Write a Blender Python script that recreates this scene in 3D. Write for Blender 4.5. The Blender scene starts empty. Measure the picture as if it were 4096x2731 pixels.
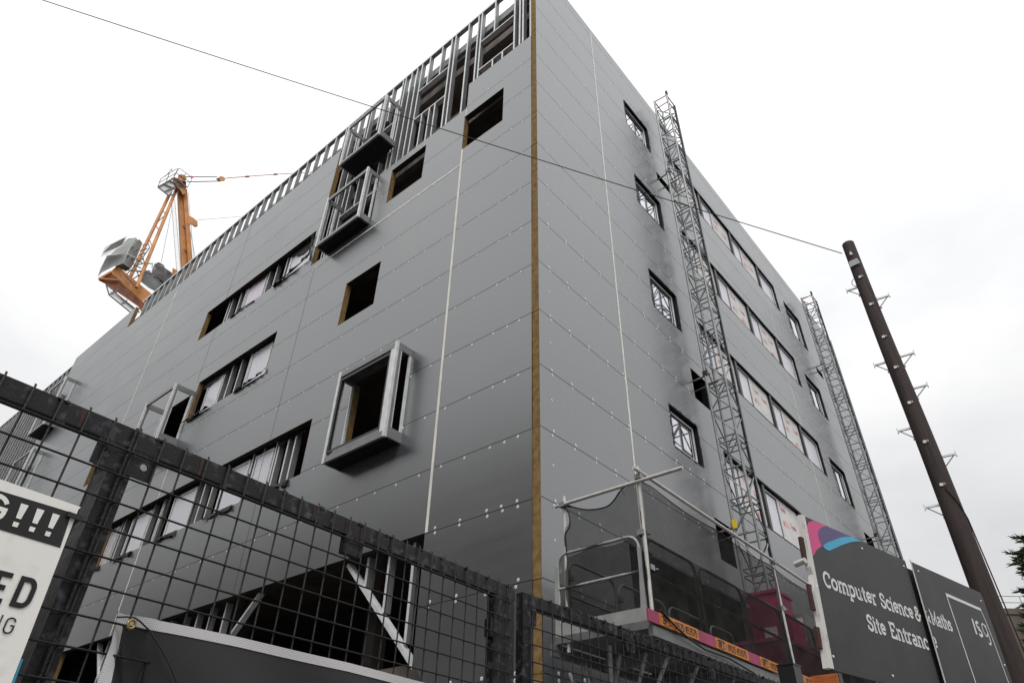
import bpy, bmesh, math, random
from mathutils import Vector, Matrix
random.seed(7)
SC = bpy.context.scene
COL = SC.collection
V = Vector

# ------------------------------------------------------------ camera, world, sun
CAM = V((-7.4456, -5.8104, 1.6))
RT = V((0.645108, -0.763931, 0.015689)); UP = V((-0.465015, -0.376227, 0.801383)); FW = V((0.606298, 0.524274, 0.597946))
cd = bpy.data.cameras.new('camera'); co = bpy.data.objects.new('camera', cd); COL.objects.link(co)
m = Matrix.Identity(4)
for i in range(3):
    m[i][0] = RT[i]; m[i][1] = UP[i]; m[i][2] = -FW[i]; m[i][3] = CAM[i]
co.matrix_world = m
cd.sensor_width = 36.0; cd.sensor_fit = 'HORIZONTAL'; cd.lens = 36.0 * 2706.2 / 4096
cd.clip_start = 0.05; cd.clip_end = 3000
SC.camera = co

SUN_EL, SUN_AZ = math.radians(56), math.radians(228)   # azimuth of the sun, measured from +y towards +x
w = bpy.data.worlds.new('World'); SC.world = w; w.use_nodes = True
nt = w.node_tree; nt.nodes.clear()
out = nt.nodes.new('ShaderNodeOutputWorld'); bg = nt.nodes.new('ShaderNodeBackground')
sky = nt.nodes.new('ShaderNodeTexSky'); sky.sky_type = 'NISHITA'; sky.sun_disc = False
sky.sun_elevation = SUN_EL; sky.sun_rotation = SUN_AZ; sky.air_density = 1.0; sky.dust_density = 4.0
hs = nt.nodes.new('ShaderNodeHueSaturation'); hs.inputs['Saturation'].default_value = 0.12
nt.links.new(sky.outputs[0], hs.inputs['Color'])
tc = nt.nodes.new('ShaderNodeTexCoord'); mp = nt.nodes.new('ShaderNodeMapping'); mp.inputs['Scale'].default_value = (1.3, 1.3, 3.0)
nz = nt.nodes.new('ShaderNodeTexNoise'); nz.inputs['Scale'].default_value = 1.7; nz.inputs['Detail'].default_value = 5; nz.inputs['Roughness'].default_value = 0.55
cr = nt.nodes.new('ShaderNodeValToRGB')
cr.color_ramp.elements[0].position = 0.30; cr.color_ramp.elements[0].color = (8.5, 8.6, 8.8, 1)
cr.color_ramp.elements[1].position = 0.62; cr.color_ramp.elements[1].color = (10.6, 10.6, 10.65, 1)
nt.links.new(tc.outputs['Generated'], mp.inputs['Vector']); nt.links.new(mp.outputs[0], nz.inputs['Vector']); nt.links.new(nz.outputs['Fac'], cr.inputs['Fac'])
mx = nt.nodes.new('ShaderNodeMixRGB'); mx.inputs['Fac'].default_value = 0.88
nt.links.new(hs.outputs[0], mx.inputs['Color1']); nt.links.new(cr.outputs[0], mx.inputs['Color2'])
# overcast luminance: the zenith about three times as bright as the horizon
sx_ = nt.nodes.new('ShaderNodeSeparateXYZ'); nt.links.new(tc.outputs['Generated'], sx_.inputs[0])
ml = nt.nodes.new('ShaderNodeMath'); ml.operation = 'MULTIPLY_ADD'; ml.use_clamp = False; ml.inputs[1].default_value = 0.98; ml.inputs[2].default_value = 0.54
mxz = nt.nodes.new('ShaderNodeMath'); mxz.operation = 'MAXIMUM'; mxz.inputs[1].default_value = 0.0
nt.links.new(sx_.outputs[2], mxz.inputs[0]); nt.links.new(mxz.outputs[0], ml.inputs[0])
vs_ = nt.nodes.new('ShaderNodeVectorMath'); vs_.operation = 'SCALE'; nt.links.new(mx.outputs[0], vs_.inputs[0]); nt.links.new(ml.outputs[0], vs_.inputs['Scale'])
nt.links.new(vs_.outputs[0], bg.inputs['Color']); bg.inputs['Strength'].default_value = 0.098
nt.links.new(bg.outputs[0], out.inputs['Surface'])
sd = bpy.data.lights.new('sun', 'SUN'); sd.energy = 1.2; sd.angle = math.radians(25); sd.color = (1.0, 0.97, 0.93)
so = bpy.data.objects.new('sun', sd); COL.objects.link(so)
sdir = V((math.sin(SUN_AZ) * math.cos(SUN_EL), math.cos(SUN_AZ) * math.cos(SUN_EL), math.sin(SUN_EL)))
so.rotation_euler = sdir.to_track_quat('Z', 'Y').to_euler(); so.location = (-20, -20, 40)
SC.view_settings.view_transform = 'Standard'; SC.view_settings.look = 'None'
SC.view_settings.exposure = 0.06; SC.view_settings.gamma = 1.0
try: SC.view_settings.use_curve_mapping = False
except Exception: pass

# ------------------------------------------------------------ materials
MATS = {}
def mat(name, col, rough=0.6, metal=0.0, var=0.12, scale=6.0, bump=0.0, bscale=None, spec=0.5, col2=None, lo=0.35, hi=0.65, alpha=1.0, stretch=(1, 1, 1), rvar=0.0):
    mt = bpy.data.materials.new(name); mt.use_nodes = True; t = mt.node_tree; N = t.nodes; L = t.links
    b = N['Principled BSDF']
    tcn = N.new('ShaderNodeTexCoord'); mpn = N.new('ShaderNodeMapping'); mpn.inputs['Scale'].default_value = stretch
    n = N.new('ShaderNodeTexNoise'); n.inputs['Scale'].default_value = scale; n.inputs['Detail'].default_value = 6
    L.new(tcn.outputs['Object'], mpn.inputs['Vector']); L.new(mpn.outputs[0], n.inputs['Vector'])
    r = N.new('ShaderNodeValToRGB'); L.new(n.outputs['Fac'], r.inputs['Fac'])
    c2 = col2 if col2 else tuple(min(1, c * (1 + var)) for c in col); c1 = col if col2 else tuple(c * (1 - var) for c in col)
    r.color_ramp.elements[0].position = lo; r.color_ramp.elements[0].color = (*c1, 1)
    r.color_ramp.elements[1].position = hi; r.color_ramp.elements[1].color = (*c2, 1)
    L.new(r.outputs[0], b.inputs['Base Color'])
    b.inputs['Roughness'].default_value = rough; b.inputs['Metallic'].default_value = metal
    b.inputs['Specular IOR Level'].default_value = spec
    if rvar:
        mr = N.new('ShaderNodeMapRange'); mr.inputs['To Min'].default_value = max(0.02, rough - rvar); mr.inputs['To Max'].default_value = rough + rvar
        L.new(n.outputs['Fac'], mr.inputs['Value']); L.new(mr.outputs[0], b.inputs['Roughness'])
    if bump:
        n2 = N.new('ShaderNodeTexNoise'); n2.inputs['Scale'].default_value = bscale or scale * 5; n2.inputs['Detail'].default_value = 4
        L.new(mpn.outputs[0], n2.inputs['Vector'])
        bp = N.new('ShaderNodeBump'); bp.inputs['Strength'].default_value = bump; bp.inputs['Distance'].default_value = 0.01
        L.new(n2.outputs['Fac'], bp.inputs['Height']); L.new(bp.outputs[0], b.inputs['Normal'])
    if alpha < 1:
        tr = N.new('ShaderNodeBsdfTransparent'); ms = N.new('ShaderNodeMixShader')
        ms.inputs[0].default_value = alpha; L.new(tr.outputs[0], ms.inputs[1]); L.new(b.outputs[0], ms.inputs[2])
        L.new(ms.outputs[0], N['Material Output'].inputs['Surface'])
    MATS[name] = mt; return mt

def board_mat(name, axis, base, rough):
    """grey sheathing boards: dark open joints every 1.2 m, each board its own slight tone, faint wipe marks"""
    mt = bpy.data.materials.new(name); mt.use_nodes = True; t = mt.node_tree; N = t.nodes; L = t.links
    b = N['Principled BSDF']
    def math_(op, a, bb=None):
        n = N.new('ShaderNodeMath'); n.operation = op
        if isinstance(a, (int, float)): n.inputs[0].default_value = a
        else: L.new(a, n.inputs[0])
        if bb is not None:
            if isinstance(bb, (int, float)): n.inputs[1].default_value = bb
            else: L.new(bb, n.inputs[1])
        if op == 'MULTIPLY_ADD': n.inputs[2].default_value = 0.68
        return n.outputs[0]
    tcn = N.new('ShaderNodeTexCoord'); sp = N.new('ShaderNodeSeparateXYZ'); L.new(tcn.outputs['Object'], sp.inputs[0])
    z = math_('DIVIDE', math_('SUBTRACT', sp.outputs[2], 4.585), 1.2)
    fz = math_('FRACT', z); dz = math_('MULTIPLY', math_('MINIMUM', fz, math_('SUBTRACT', 1.0, fz)), 1.2)
    line = math_('LESS_THAN', dz, 0.0065)
    s = math_('DIVIDE', math_('SUBTRACT', sp.outputs[axis], 2.45), 2.92)
    cx = N.new('ShaderNodeCombineXYZ'); L.new(math_('FLOOR', z), cx.inputs[0]); L.new(math_('FLOOR', s), cx.inputs[1])
    wn = N.new('ShaderNodeTexWhiteNoise'); wn.noise_dimensions = '2D'; L.new(cx.outputs[0], wn.inputs['Vector'])
    mpn = N.new('ShaderNodeMapping'); mpn.inputs['Scale'].default_value = (0.5, 0.5, 1.1); L.new(tcn.outputs['Object'], mpn.inputs['Vector'])
    n = N.new('ShaderNodeTexNoise'); n.inputs['Scale'].default_value = 0.9; n.inputs['Detail'].default_value = 7; n.inputs['Roughness'].default_value = 0.6; L.new(mpn.outputs[0], n.inputs['Vector'])
    n3 = N.new('ShaderNodeTexNoise'); n3.inputs['Scale'].default_value = 40; n3.inputs['Detail'].default_value = 3; L.new(tcn.outputs['Object'], n3.inputs['Vector'])
    mp2 = N.new('ShaderNodeMapping'); mp2.inputs['Scale'].default_value = (0.35, 0.35, 5.0); L.new(tcn.outputs['Object'], mp2.inputs['Vector'])
    n4 = N.new('ShaderNodeTexNoise'); n4.inputs['Scale'].default_value = 1.2; n4.inputs['Detail'].default_value = 8; n4.inputs['Roughness'].default_value = 0.7; L.new(mp2.outputs[0], n4.inputs['Vector'])
    val = math_('ADD', math_('ADD', math_('MULTIPLY_ADD', n4.outputs['Fac'], 0.30), math_('MULTIPLY', wn.outputs['Value'], 0.10)), math_('ADD', math_('MULTIPLY', n.outputs['Fac'], 0.22), math_('MULTIPLY', n3.outputs['Fac'], 0.05)))
    vm = N.new('ShaderNodeVectorMath'); vm.operation = 'SCALE'; vm.inputs[0].default_value = base; L.new(val, vm.inputs['Scale'])
    mxn = N.new('ShaderNodeMixRGB'); L.new(math_('MULTIPLY', line, 0.8), mxn.inputs['Fac']); L.new(vm.outputs[0], mxn.inputs['Color1']); mxn.inputs['Color2'].default_value = (0.02, 0.02, 0.02, 1)
    L.new(mxn.outputs[0], b.inputs['Base Color'])
    ro = math_('ADD', math_('ADD', math_('SUBTRACT', math_('MULTIPLY', n4.outputs['Fac'], 0.10), 0.125 - rough), math_('MULTIPLY', wn.outputs['Value'], 0.03)), math_('MULTIPLY', n.outputs['Fac'], 0.12)); L.new(ro, b.inputs['Roughness'])
    b.inputs['Metallic'].default_value = 0.0; L.new(math_('MULTIPLY', math_('SUBTRACT', 1.0, line), 1.0), b.inputs['Specular IOR Level']); b.inputs['IOR'].default_value = 1.9
    MATS[name] = mt; return mt

BL = board_mat('board_left', 1, (0.080, 0.087, 0.091), 0.30)
BR = board_mat('board_right', 0, (0.095, 0.102, 0.107), 0.26)
WOOL = mat('mineral_wool', (0.20, 0.125, 0.05), 0.95, var=0.3, scale=9, bump=0.6, bscale=60, spec=0.1, col2=(0.30, 0.20, 0.09))
TAPE = mat('joint_tape', (0.84, 0.82, 0.76), 0.6, var=0.08, scale=3)
DARKJ = mat('joint_gap', (0.03, 0.03, 0.03), 0.8)
WASH = mat('washer_zinc', (0.9, 0.9, 0.88), 0.45, var=0.05)
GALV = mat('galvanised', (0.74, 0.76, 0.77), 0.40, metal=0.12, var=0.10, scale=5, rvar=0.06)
GALVD = mat('galvanised_dull_shaded', (0.26, 0.265, 0.27), 0.45, metal=0.3, var=0.10, scale=4, rvar=0.05)  # dull steel; also paints shade on stud webs and the track underside
GALVK = mat('galvanised_weathered', (0.17, 0.175, 0.175), 0.42, metal=0.35, var=0.2, scale=7, rvar=0.08)
MASTG = mat('mast_steel', (0.27, 0.28, 0.285), 0.40, metal=0.45, var=0.2, scale=5, rvar=0.08)
RAILG = mat('rail_galvanised', (0.36, 0.365, 0.36), 0.42, metal=0.25, var=0.2, scale=7, rvar=0.08)
DECKB = mat('deck_board_alu', (0.33, 0.335, 0.33), 0.5, metal=0.15, var=0.12, scale=5)
WOOL_SHADE = mat('mineral_wool_shaded', (0.035, 0.030, 0.018), 0.9, var=0.3, scale=9)  # same brown wool, with the shade of head reveals painted into its colour
ALU = mat('aluminium', (0.78, 0.79, 0.79), 0.4, metal=0.15, var=0.1, scale=5)
SCAF = mat('scaffold_tube', (0.50, 0.49, 0.46), 0.45, metal=0.3, var=0.3, scale=9, col2=(0.62, 0.60, 0.56))
CONC = mat('concrete', (0.20, 0.19, 0.175), 0.85, var=0.2, scale=2, bump=0.2)
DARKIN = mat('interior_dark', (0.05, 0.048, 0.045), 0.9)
SOFF = mat('soffit_brown', (0.17, 0.15, 0.13), 0.85, var=0.3, scale=1.5)
MEMB = mat('black_membrane', (0.010, 0.010, 0.011), 0.55, var=0.3, scale=12, bump=0.3, bscale=18, spec=0.3)
FRAMEB = mat('frame_black', (0.018, 0.02, 0.022), 0.4)
FRAMEG = mat('frame_grey', (0.05, 0.053, 0.056), 0.5)
GLASS = mat('coated_glass', (0.68, 0.69, 0.73), 0.045, metal=1.0, var=0.02)
FILM = mat('film_sky_glass', (0.72, 0.71, 0.78), 0.25, var=0.03)  # white film with the lilac sky reflection put into its colour
FILMP = mat('film_sky_glass_pink', (0.70, 0.62, 0.74), 0.25, var=0.03)  # pinker pane, sky reflection likewise held in the colour
TYV = mat('white_membrane', (0.74, 0.73, 0.72), 0.6, var=0.06, scale=3, bump=0.3, bscale=5)
RED = mat('red_lamp', (0.62, 0.06, 0.04), 0.6)
REDP = mat('red_print', (0.72, 0.20, 0.17), 0.6, var=0.2, scale=9)
REDRAIL = mat('red_rail', (0.42, 0.035, 0.03), 0.5)
FBLK = mat('worn_black_paint', (0.006, 0.006, 0.007), 0.45, var=0.3, scale=32, spec=0.35, col2=(0.085, 0.090, 0.108), lo=0.53, hi=0.76, bump=0.12, bscale=110, rvar=0.12)
WSTEEL = mat('weathered_steel', (0.085, 0.085, 0.088), 0.6, var=0.3, scale=40, bump=0.1)
FWIRE = mat('fence_wire', (0.007, 0.007, 0.008), 0.45, scale=60, spec=0.3, col2=(0.03, 0.024, 0.02), lo=0.5, hi=0.8, bump=0.4, bscale=220)
RUST = mat('rust_streak', (0.05, 0.018, 0.012), 0.7, var=0.4, scale=40)
BLACKP = mat('black_plastic', (0.012, 0.012, 0.013), 0.35)
WSIGN = mat('sign_white', (0.80, 0.785, 0.735), 0.45, scale=30, col2=(0.88, 0.865, 0.82), lo=0.3, hi=0.5)
WBLK = mat('sign_black_print', (0.022, 0.022, 0.023), 0.5, spec=0.3)
SIGN = mat('sign_charcoal', (0.026, 0.026, 0.027), 0.5, var=0.2, scale=5, bump=0.08, bscale=90)
SEDGE = mat('sign_edge', (0.62, 0.61, 0.58), 0.7, scale=14, col2=(0.30, 0.28, 0.25), lo=0.55, hi=0.75)
LETT = mat('sign_letter', (0.70, 0.70, 0.69), 0.5, var=0.03)
PINK = mat('sign_pink', (0.62, 0.06, 0.22), 0.5, var=0.05)
PURP = mat('sign_purple', (0.09, 0.065, 0.19), 0.5, var=0.05)
BLUE = mat('sign_blue', (0.05, 0.38, 0.60), 0.5, var=0.05)
MAG = mat('magenta_paint', (0.34, 0.025, 0.10), 0.5, var=0.15, scale=4)
ORPL = mat('orange_plate', (0.56, 0.19, 0.015), 0.5, var=0.1, scale=6)
ORTIM = mat('orange_timber', (0.42, 0.11, 0.02), 0.5, var=0.25, scale=8, stretch=(1, 1, 6))
CRO = mat('crane_orange', (0.46, 0.165, 0.028), 0.5, var=0.3, scale=0.9, col2=(0.64, 0.27, 0.06), bump=0.1)
CRD = mat('crane_rust_orange', (0.22, 0.065, 0.02), 0.65, var=0.3, scale=1.5)
CRG = mat('crane_steel', (0.16, 0.165, 0.17), 0.6, var=0.2)
CWT = mat('counterweight_concrete', (0.30, 0.31, 0.30), 0.85, var=0.15, scale=1.0, col2=(0.40, 0.41, 0.40))
WINCH = mat('winch_grey', (0.12, 0.125, 0.125), 0.55, var=0.3, scale=1.0)
POLE = mat('creosoted_wood', (0.020, 0.012, 0.011), 0.75, scale=4, col2=(0.056, 0.035, 0.032), lo=0.3, hi=0.75, bump=0.5, bscale=30, stretch=(6, 6, 0.4))
TAG = mat('tag_white', (0.75, 0.74, 0.70), 0.5)
PLATEG = mat('plate_grey', (0.36, 0.40, 0.40), 0.5)
CABLE = mat('cable_black', (0.015, 0.014, 0.014), 0.6)
NET = mat('debris_net', (0.022, 0.022, 0.021), 0.9, var=0.35, scale=5, alpha=0.63, spec=0.05)
BANNER = mat('banner_vinyl', (0.022, 0.022, 0.024), 0.40, var=0.2, scale=20, bump=0.25, bscale=160)
BRASS = mat('brass', (0.45, 0.32, 0.10), 0.35, metal=1.0, var=0.25, scale=60)
YEL = mat('yellow_tag', (0.75, 0.55, 0.02), 0.5)
BOXG = mat('electrical_box_grey', (0.26, 0.27, 0.25), 0.5, var=0.1)
LEAF = mat('conifer_foliage', (0.022, 0.042, 0.016), 0.6, scale=2.5, col2=(0.075, 0.115, 0.045))
BARK = mat('bark', (0.07, 0.05, 0.035), 0.9, var=0.3, scale=5)
FARW = mat('far_building_wall', (0.13, 0.10, 0.08), 0.85, var=0.15, scale=0.6)
ASPH = mat('asphalt', (0.05, 0.05, 0.052), 0.8, var=0.2, scale=3, bump=0.3, bscale=80)
PAVE = mat('pavement_concrete', (0.20, 0.195, 0.185), 0.85, var=0.15, scale=2)
DKRED = mat('dark_red_steel', (0.045, 0.012, 0.010), 0.6, var=0.3, scale=12)
BRICK = mat('brick_wall', (0.12, 0.07, 0.05), 0.9, var=0.3, scale=3)
def dots_mat(name, base, hole, sc):
    """perforated white mesh-vinyl border"""
    mt = bpy.data.materials.new(name); mt.use_nodes = True; t = mt.node_tree; N = t.nodes; L = t.links; b = N['Principled BSDF']
    tcn = N.new('ShaderNodeTexCoord'); sp = N.new('ShaderNodeSeparateXYZ'); L.new(tcn.outputs['UV'], sp.inputs[0])
    def mth(op, a, bb):
        n = N.new('ShaderNodeMath'); n.operation = op
        for i, q in enumerate((a, bb)):
            if isinstance(q, (int, float)): n.inputs[i].default_value = q
            else: L.new(q, n.inputs[i])
        return n.outputs[0]
    a = mth('ABSOLUTE', mth('SUBTRACT', mth('FRACT', mth('MULTIPLY', sp.outputs[0], sc), 0), 0.5), 0)
    c = mth('ABSOLUTE', mth('SUBTRACT', mth('FRACT', mth('MULTIPLY', sp.outputs[1], sc), 0), 0.5), 0)
    d = mth('LESS_THAN', mth('MAXIMUM', a, c), 0.26)
    mxn = N.new('ShaderNodeMixRGB'); L.new(d, mxn.inputs['Fac']); mxn.inputs['Color1'].default_value = (*base, 1); mxn.inputs['Color2'].default_value = (*hole, 1)
    L.new(mxn.outputs[0], b.inputs['Base Color']); b.inputs['Roughness'].default_value = 0.5
    return mt
BORD = dots_mat('banner_border', (0.62, 0.60, 0.61), (0.30, 0.29, 0.30), 220)
BANN2 = dots_mat('banner_mesh', (0.022, 0.022, 0.025), (0.012, 0.012, 0.013), 220)

# ------------------------------------------------------------ mesh builder
class MB:
    def __init__(s, xf=None): s.v = []; s.f = []; s.mi = []; s.mats = []; s.xf = xf; s.cur = 0; s.sm = []; s.smooth = False; s.uv = {}
    def use(s, m):   # choose the material of what follows
        if m not in s.mats: s.mats.append(m)
        s.cur = s.mats.index(m); return s
    def add(s, vs, fs, smooth=None):
        o = len(s.v); s.v += [V(p) for p in vs]
        for f in fs: s.f.append([i + o for i in f]); s.mi.append(s.cur); s.sm.append(s.smooth if smooth is None else smooth)
    def quad(s, a, b, c, d): s.add([a, b, c, d], [(0, 1, 2, 3)])
    def box(s, lo, hi):
        x0, y0, z0 = lo; x1, y1, z1 = hi
        s.add([(x0, y0, z0), (x1, y0, z0), (x1, y1, z0), (x0, y1, z0), (x0, y0, z1), (x1, y0, z1), (x1, y1, z1), (x0, y1, z1)],
              [(0, 3, 2, 1), (4, 5, 6, 7), (0, 1, 5, 4), (1, 2, 6, 5), (2, 3, 7, 6), (3, 0, 4, 7)])
    def bar(s, a, b, w, h=None, up=(0, 0, 1)):
        a, b = V(a), V(b); d = (b - a).normalized(); u = V(up)
        if abs(d.dot(u)) > 0.97: u = V((0, 1, 0)) if abs(d.y) < 0.9 else V((1, 0, 0))
        r = d.cross(u).normalized(); u = r.cross(d).normalized(); h = h or w
        c = [(-1, -1), (1, -1), (1, 1), (-1, 1)]
        s.add([p + r * (w / 2 * i) + u * (h / 2 * j) for p in (a, b) for i, j in c],
              [(3, 2, 1, 0), (4, 5, 6, 7), (0, 1, 5, 4), (1, 2, 6, 5), (2, 3, 7, 6), (3, 0, 4, 7)])
    def tube(s, pts, r, n=8, caps=True, r2=None):
        pts = [V(p) for p in pts]; k = len(pts); prev = None; ring = []
        for i, p in enumerate(pts):
            d = (pts[min(i + 1, k - 1)] - pts[max(i - 1, 0)]).normalized()
            if prev is None:
                q = V((0, 0, 1)) if abs(d.z) < 0.9 else V((1, 0, 0)); prev = d.cross(q).normalized()
            a = (prev - d * prev.dot(d)).normalized(); prev = a; b = d.cross(a)
            rr = r if r2 is None else r + (r2 - r) * i / (k - 1)
            ring.append([p + a * (rr * math.cos(t)) + b * (rr * math.sin(t)) for t in [2 * math.pi * j / n for j in range(n)]])
        vs = [q for R in ring for q in R]
        fs = [(i * n + j, i * n + (j + 1) % n, (i + 1) * n + (j + 1) % n, (i + 1) * n + j) for i in range(k - 1) for j in range(n)]
        s.add(vs, fs, smooth=True)
        if caps: s.add(ring[0], [tuple(reversed(range(n)))]); s.add(ring[-1], [tuple(range(n))])
    def prism(s, poly, fn, d0, d1):
        """poly: 2D points; fn(u, v, depth) -> 3D"""
        n = len(poly); vs = [fn(u, v, d0) for u, v in poly] + [fn(u, v, d1) for u, v in poly]
        s.add(vs, [tuple(range(n)), tuple(reversed(range(n, 2 * n)))] + [(i, i + n, (i + 1) % n + n, (i + 1) % n) for i in range(n)])
    def ribbon(s, poly, w, fn, d=0.0, closed=False):
        """constant-width stroke along a 2D polyline, mitred"""
        n = len(poly); P = [V((p[0], p[1])) for p in poly]; Lf = []; Rt = []
        for i in range(n):
            if closed: a = P[i - 1]; c = P[(i + 1) % n]
            else: a = P[max(i - 1, 0)]; c = P[min(i + 1, n - 1)]
            d1 = (P[i] - a); d2 = (c - P[i])
            d1 = d1.normalized() if d1.length > 1e-9 else d2.normalized(); d2 = d2.normalized() if d2.length > 1e-9 else d1
            n1 = V((-d1.y, d1.x)); n2 = V((-d2.y, d2.x)); mm = (n1 + n2)
            mm = mm.normalized() if mm.length > 1e-6 else n1
            k = 1 / max(0.5, mm.dot(n1)); Lf.append(P[i] + mm * (w / 2 * k)); Rt.append(P[i] - mm * (w / 2 * k))
        r = range(n if closed else n - 1)
        s.add([fn(p.x, p.y, d) for p in Lf] + [fn(p.x, p.y, d) for p in Rt], [(i, (i + 1) % n, (i + 1) % n + n, i + n) for i in r])
    def poly(s, pts): s.add(pts, [tuple(range(len(pts)))])
    def build(s, name, parent=None, m=None):
        me = bpy.data.meshes.new(name)
        vs = [s.xf(p) for p in s.v] if s.xf else s.v
        me.from_pydata([tuple(p) for p in vs], [], s.f)
        mats = s.mats or [m]
        for q in mats: me.materials.append(q)
        if s.mats: me.polygons.foreach_set('material_index', s.mi)
        me.polygons.foreach_set('use_smooth', s.sm)
        me.update()
        o = bpy.data.objects.new(name, me); COL.objects.link(o)
        if parent is not None:
            o.parent = parent; o.matrix_parent_inverse = world_of(parent).inverted()
        return o
def world_of(o):
    mm = Matrix.LocRotScale(o.location, o.rotation_euler, o.scale)
    return (world_of(o.parent) @ o.matrix_parent_inverse @ mm) if o.parent else mm
def tag(o, label=None, cat=None, group=None, kind=None):
    for k, v in (('label', label), ('category', cat), ('group', group), ('kind', kind)):
        if v: o[k] = v
    return o
def empty(name, loc, label, cat, group=None):
    o = bpy.data.objects.new(name, None); COL.objects.link(o); o.location = loc; o.empty_display_size = 0.3
    return tag(o, label, cat, group)
def box(name, lo, hi, m, parent): b = MB(); b.use(m); b.box(lo, hi); return b.build(name, parent)
def bar(name, a, c, w, h, m, parent, up=(0, 0, 1)): b = MB(); b.use(m); b.bar(a, c, w, h, up); return b.build(name, parent)
def tube(name, pts, r, m, parent, n=8, r2=None): b = MB(); b.use(m); b.tube(pts, r, n, r2=r2); return b.build(name, parent)
def arc(cx, cy, rx, ry, a0, a1, n=10):
    return [(cx + rx * math.cos(math.radians(a0 + (a1 - a0) * i / n)), cy + ry * math.sin(math.radians(a0 + (a1 - a0) * i / n))) for i in range(n + 1)]

# ------------------------------------------------------------ stroke lettering
# glyph: (advance, [polyline, ...]); cap height = 1
def slab(x, y, w=0.26): return [(x - w / 2, y), (x + w / 2, y)]
SLAB = {
 'C': (.72, [arc(.38, .5, .30, .45, 45, 315, 14), [(.62, .64), (.62, .97)]]),
 'o': (.62, [arc(.30, .35, .23, .31, 0, 360, 16)]),
 'm': (1.02, [[(.14, .04), (.14, .66)], arc(.32, .42, .18, .24, 180, 0, 8) + [(.50, .04)], [(.5, .42)] + arc(.68, .42, .18, .24, 180, 0, 8) + [(.86, .04)], slab(.14, .04), slab(.5, .04), slab(.88, .04), [(.02, .64), (.14, .64)]]),
 'n': (.68, [[(.14, .04), (.14, .66)], arc(.33, .42, .19, .24, 180, 0, 8) + [(.52, .04)], slab(.14, .04), slab(.53, .04), [(.02, .64), (.14, .64)]]),
 'p': (.66, [[(.14, -.26), (.14, .66)], arc(.34, .35, .22, .31, 0, 360, 16), slab(.14, -.26, .3), [(.02, .64), (.14, .64)]]),
 'u': (.68, [[(.14, .66), (.14, .24)] + arc(.32, .24, .18, .22, 180, 360, 8) + [(.5, .66)], [(.5, .66), (.5, .04), (.64, .04)], [(.02, .64), (.14, .64)], [(.38, .64), (.5, .64)]]),
 't': (.42, [[(.2, .9), (.2, .2)] + arc(.3, .2, .1, .17, 180, 320, 6), [(.03, .63), (.38, .63)]]),
 'e': (.58, [[(.09, .37), (.51, .37)] + arc(.3, .37, .21, .29, 0, 320, 14)]),
 'r': (.50, [[(.14, .04), (.14, .66)], arc(.36, .42, .22, .24, 180, 60, 6), slab(.16, .04, .32), [(.02, .64), (.14, .64)]]),
 'S': (.62, [arc(.31, .73, .21, .22, 40, 270, 9) + arc(.31, .27, .23, .23, 90, -140, 9), [(.50, .70), (.50, .95)], [(.08, .05), (.08, .32)]]),
 'c': (.54, [arc(.31, .35, .22, .31, 50, 310, 12), [(.46, .48), (.46, .62)]]),
 'i': (.32, [[(.16, .04), (.16, .66)], slab(.16, .04), [(.03, .64), (.16, .64)], [(.10, .89), (.22, .89)]]),
 '&': (.82, [[(.75, .05), (.22, .66)] + arc(.34, .78, .15, .16, 200, -40, 8) + [(.16, .40)] + arc(.30, .24, .22, .21, 140, 330, 8) + [(.70, .52)]]),
 'M': (1.0, [[(.18, .04), (.18, .96), (.5, .2), (.82, .96), (.82, .04)], slab(.18, .04, .3), slab(.82, .04, .3), [(.05, .95), (.2, .95)], [(.8, .95), (.95, .95)]]),
 'a': (.60, [arc(.28, .46, .19, .2, 150, 0, 7) + [(.47, .04), (.58, .04)], arc(.27, .2, .19, .17, 20, 380, 14)]),
 'h': (.68, [[(.14, .04), (.14, .98)], arc(.33, .42, .19, .24, 180, 0, 8) + [(.52, .04)], slab(.14, .04), slab(.53, .04), [(.02, .96), (.14, .96)]]),
 's': (.50, [arc(.25, .5, .16, .15, 40, 270, 8) + arc(.25, .2, .17, .15, 90, -150, 8), [(.40, .48), (.40, .62)]]),
 'E': (.70, [[(.58, .72), (.58, .95), (.14, .95), (.14, .05), (.60, .05), (.60, .30)], [(.14, .5), (.44, .5)], [(.02, .95), (.14, .95)], [(.02, .05), (.14, .05)]]),
 ' ': (.36, []),
}
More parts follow.
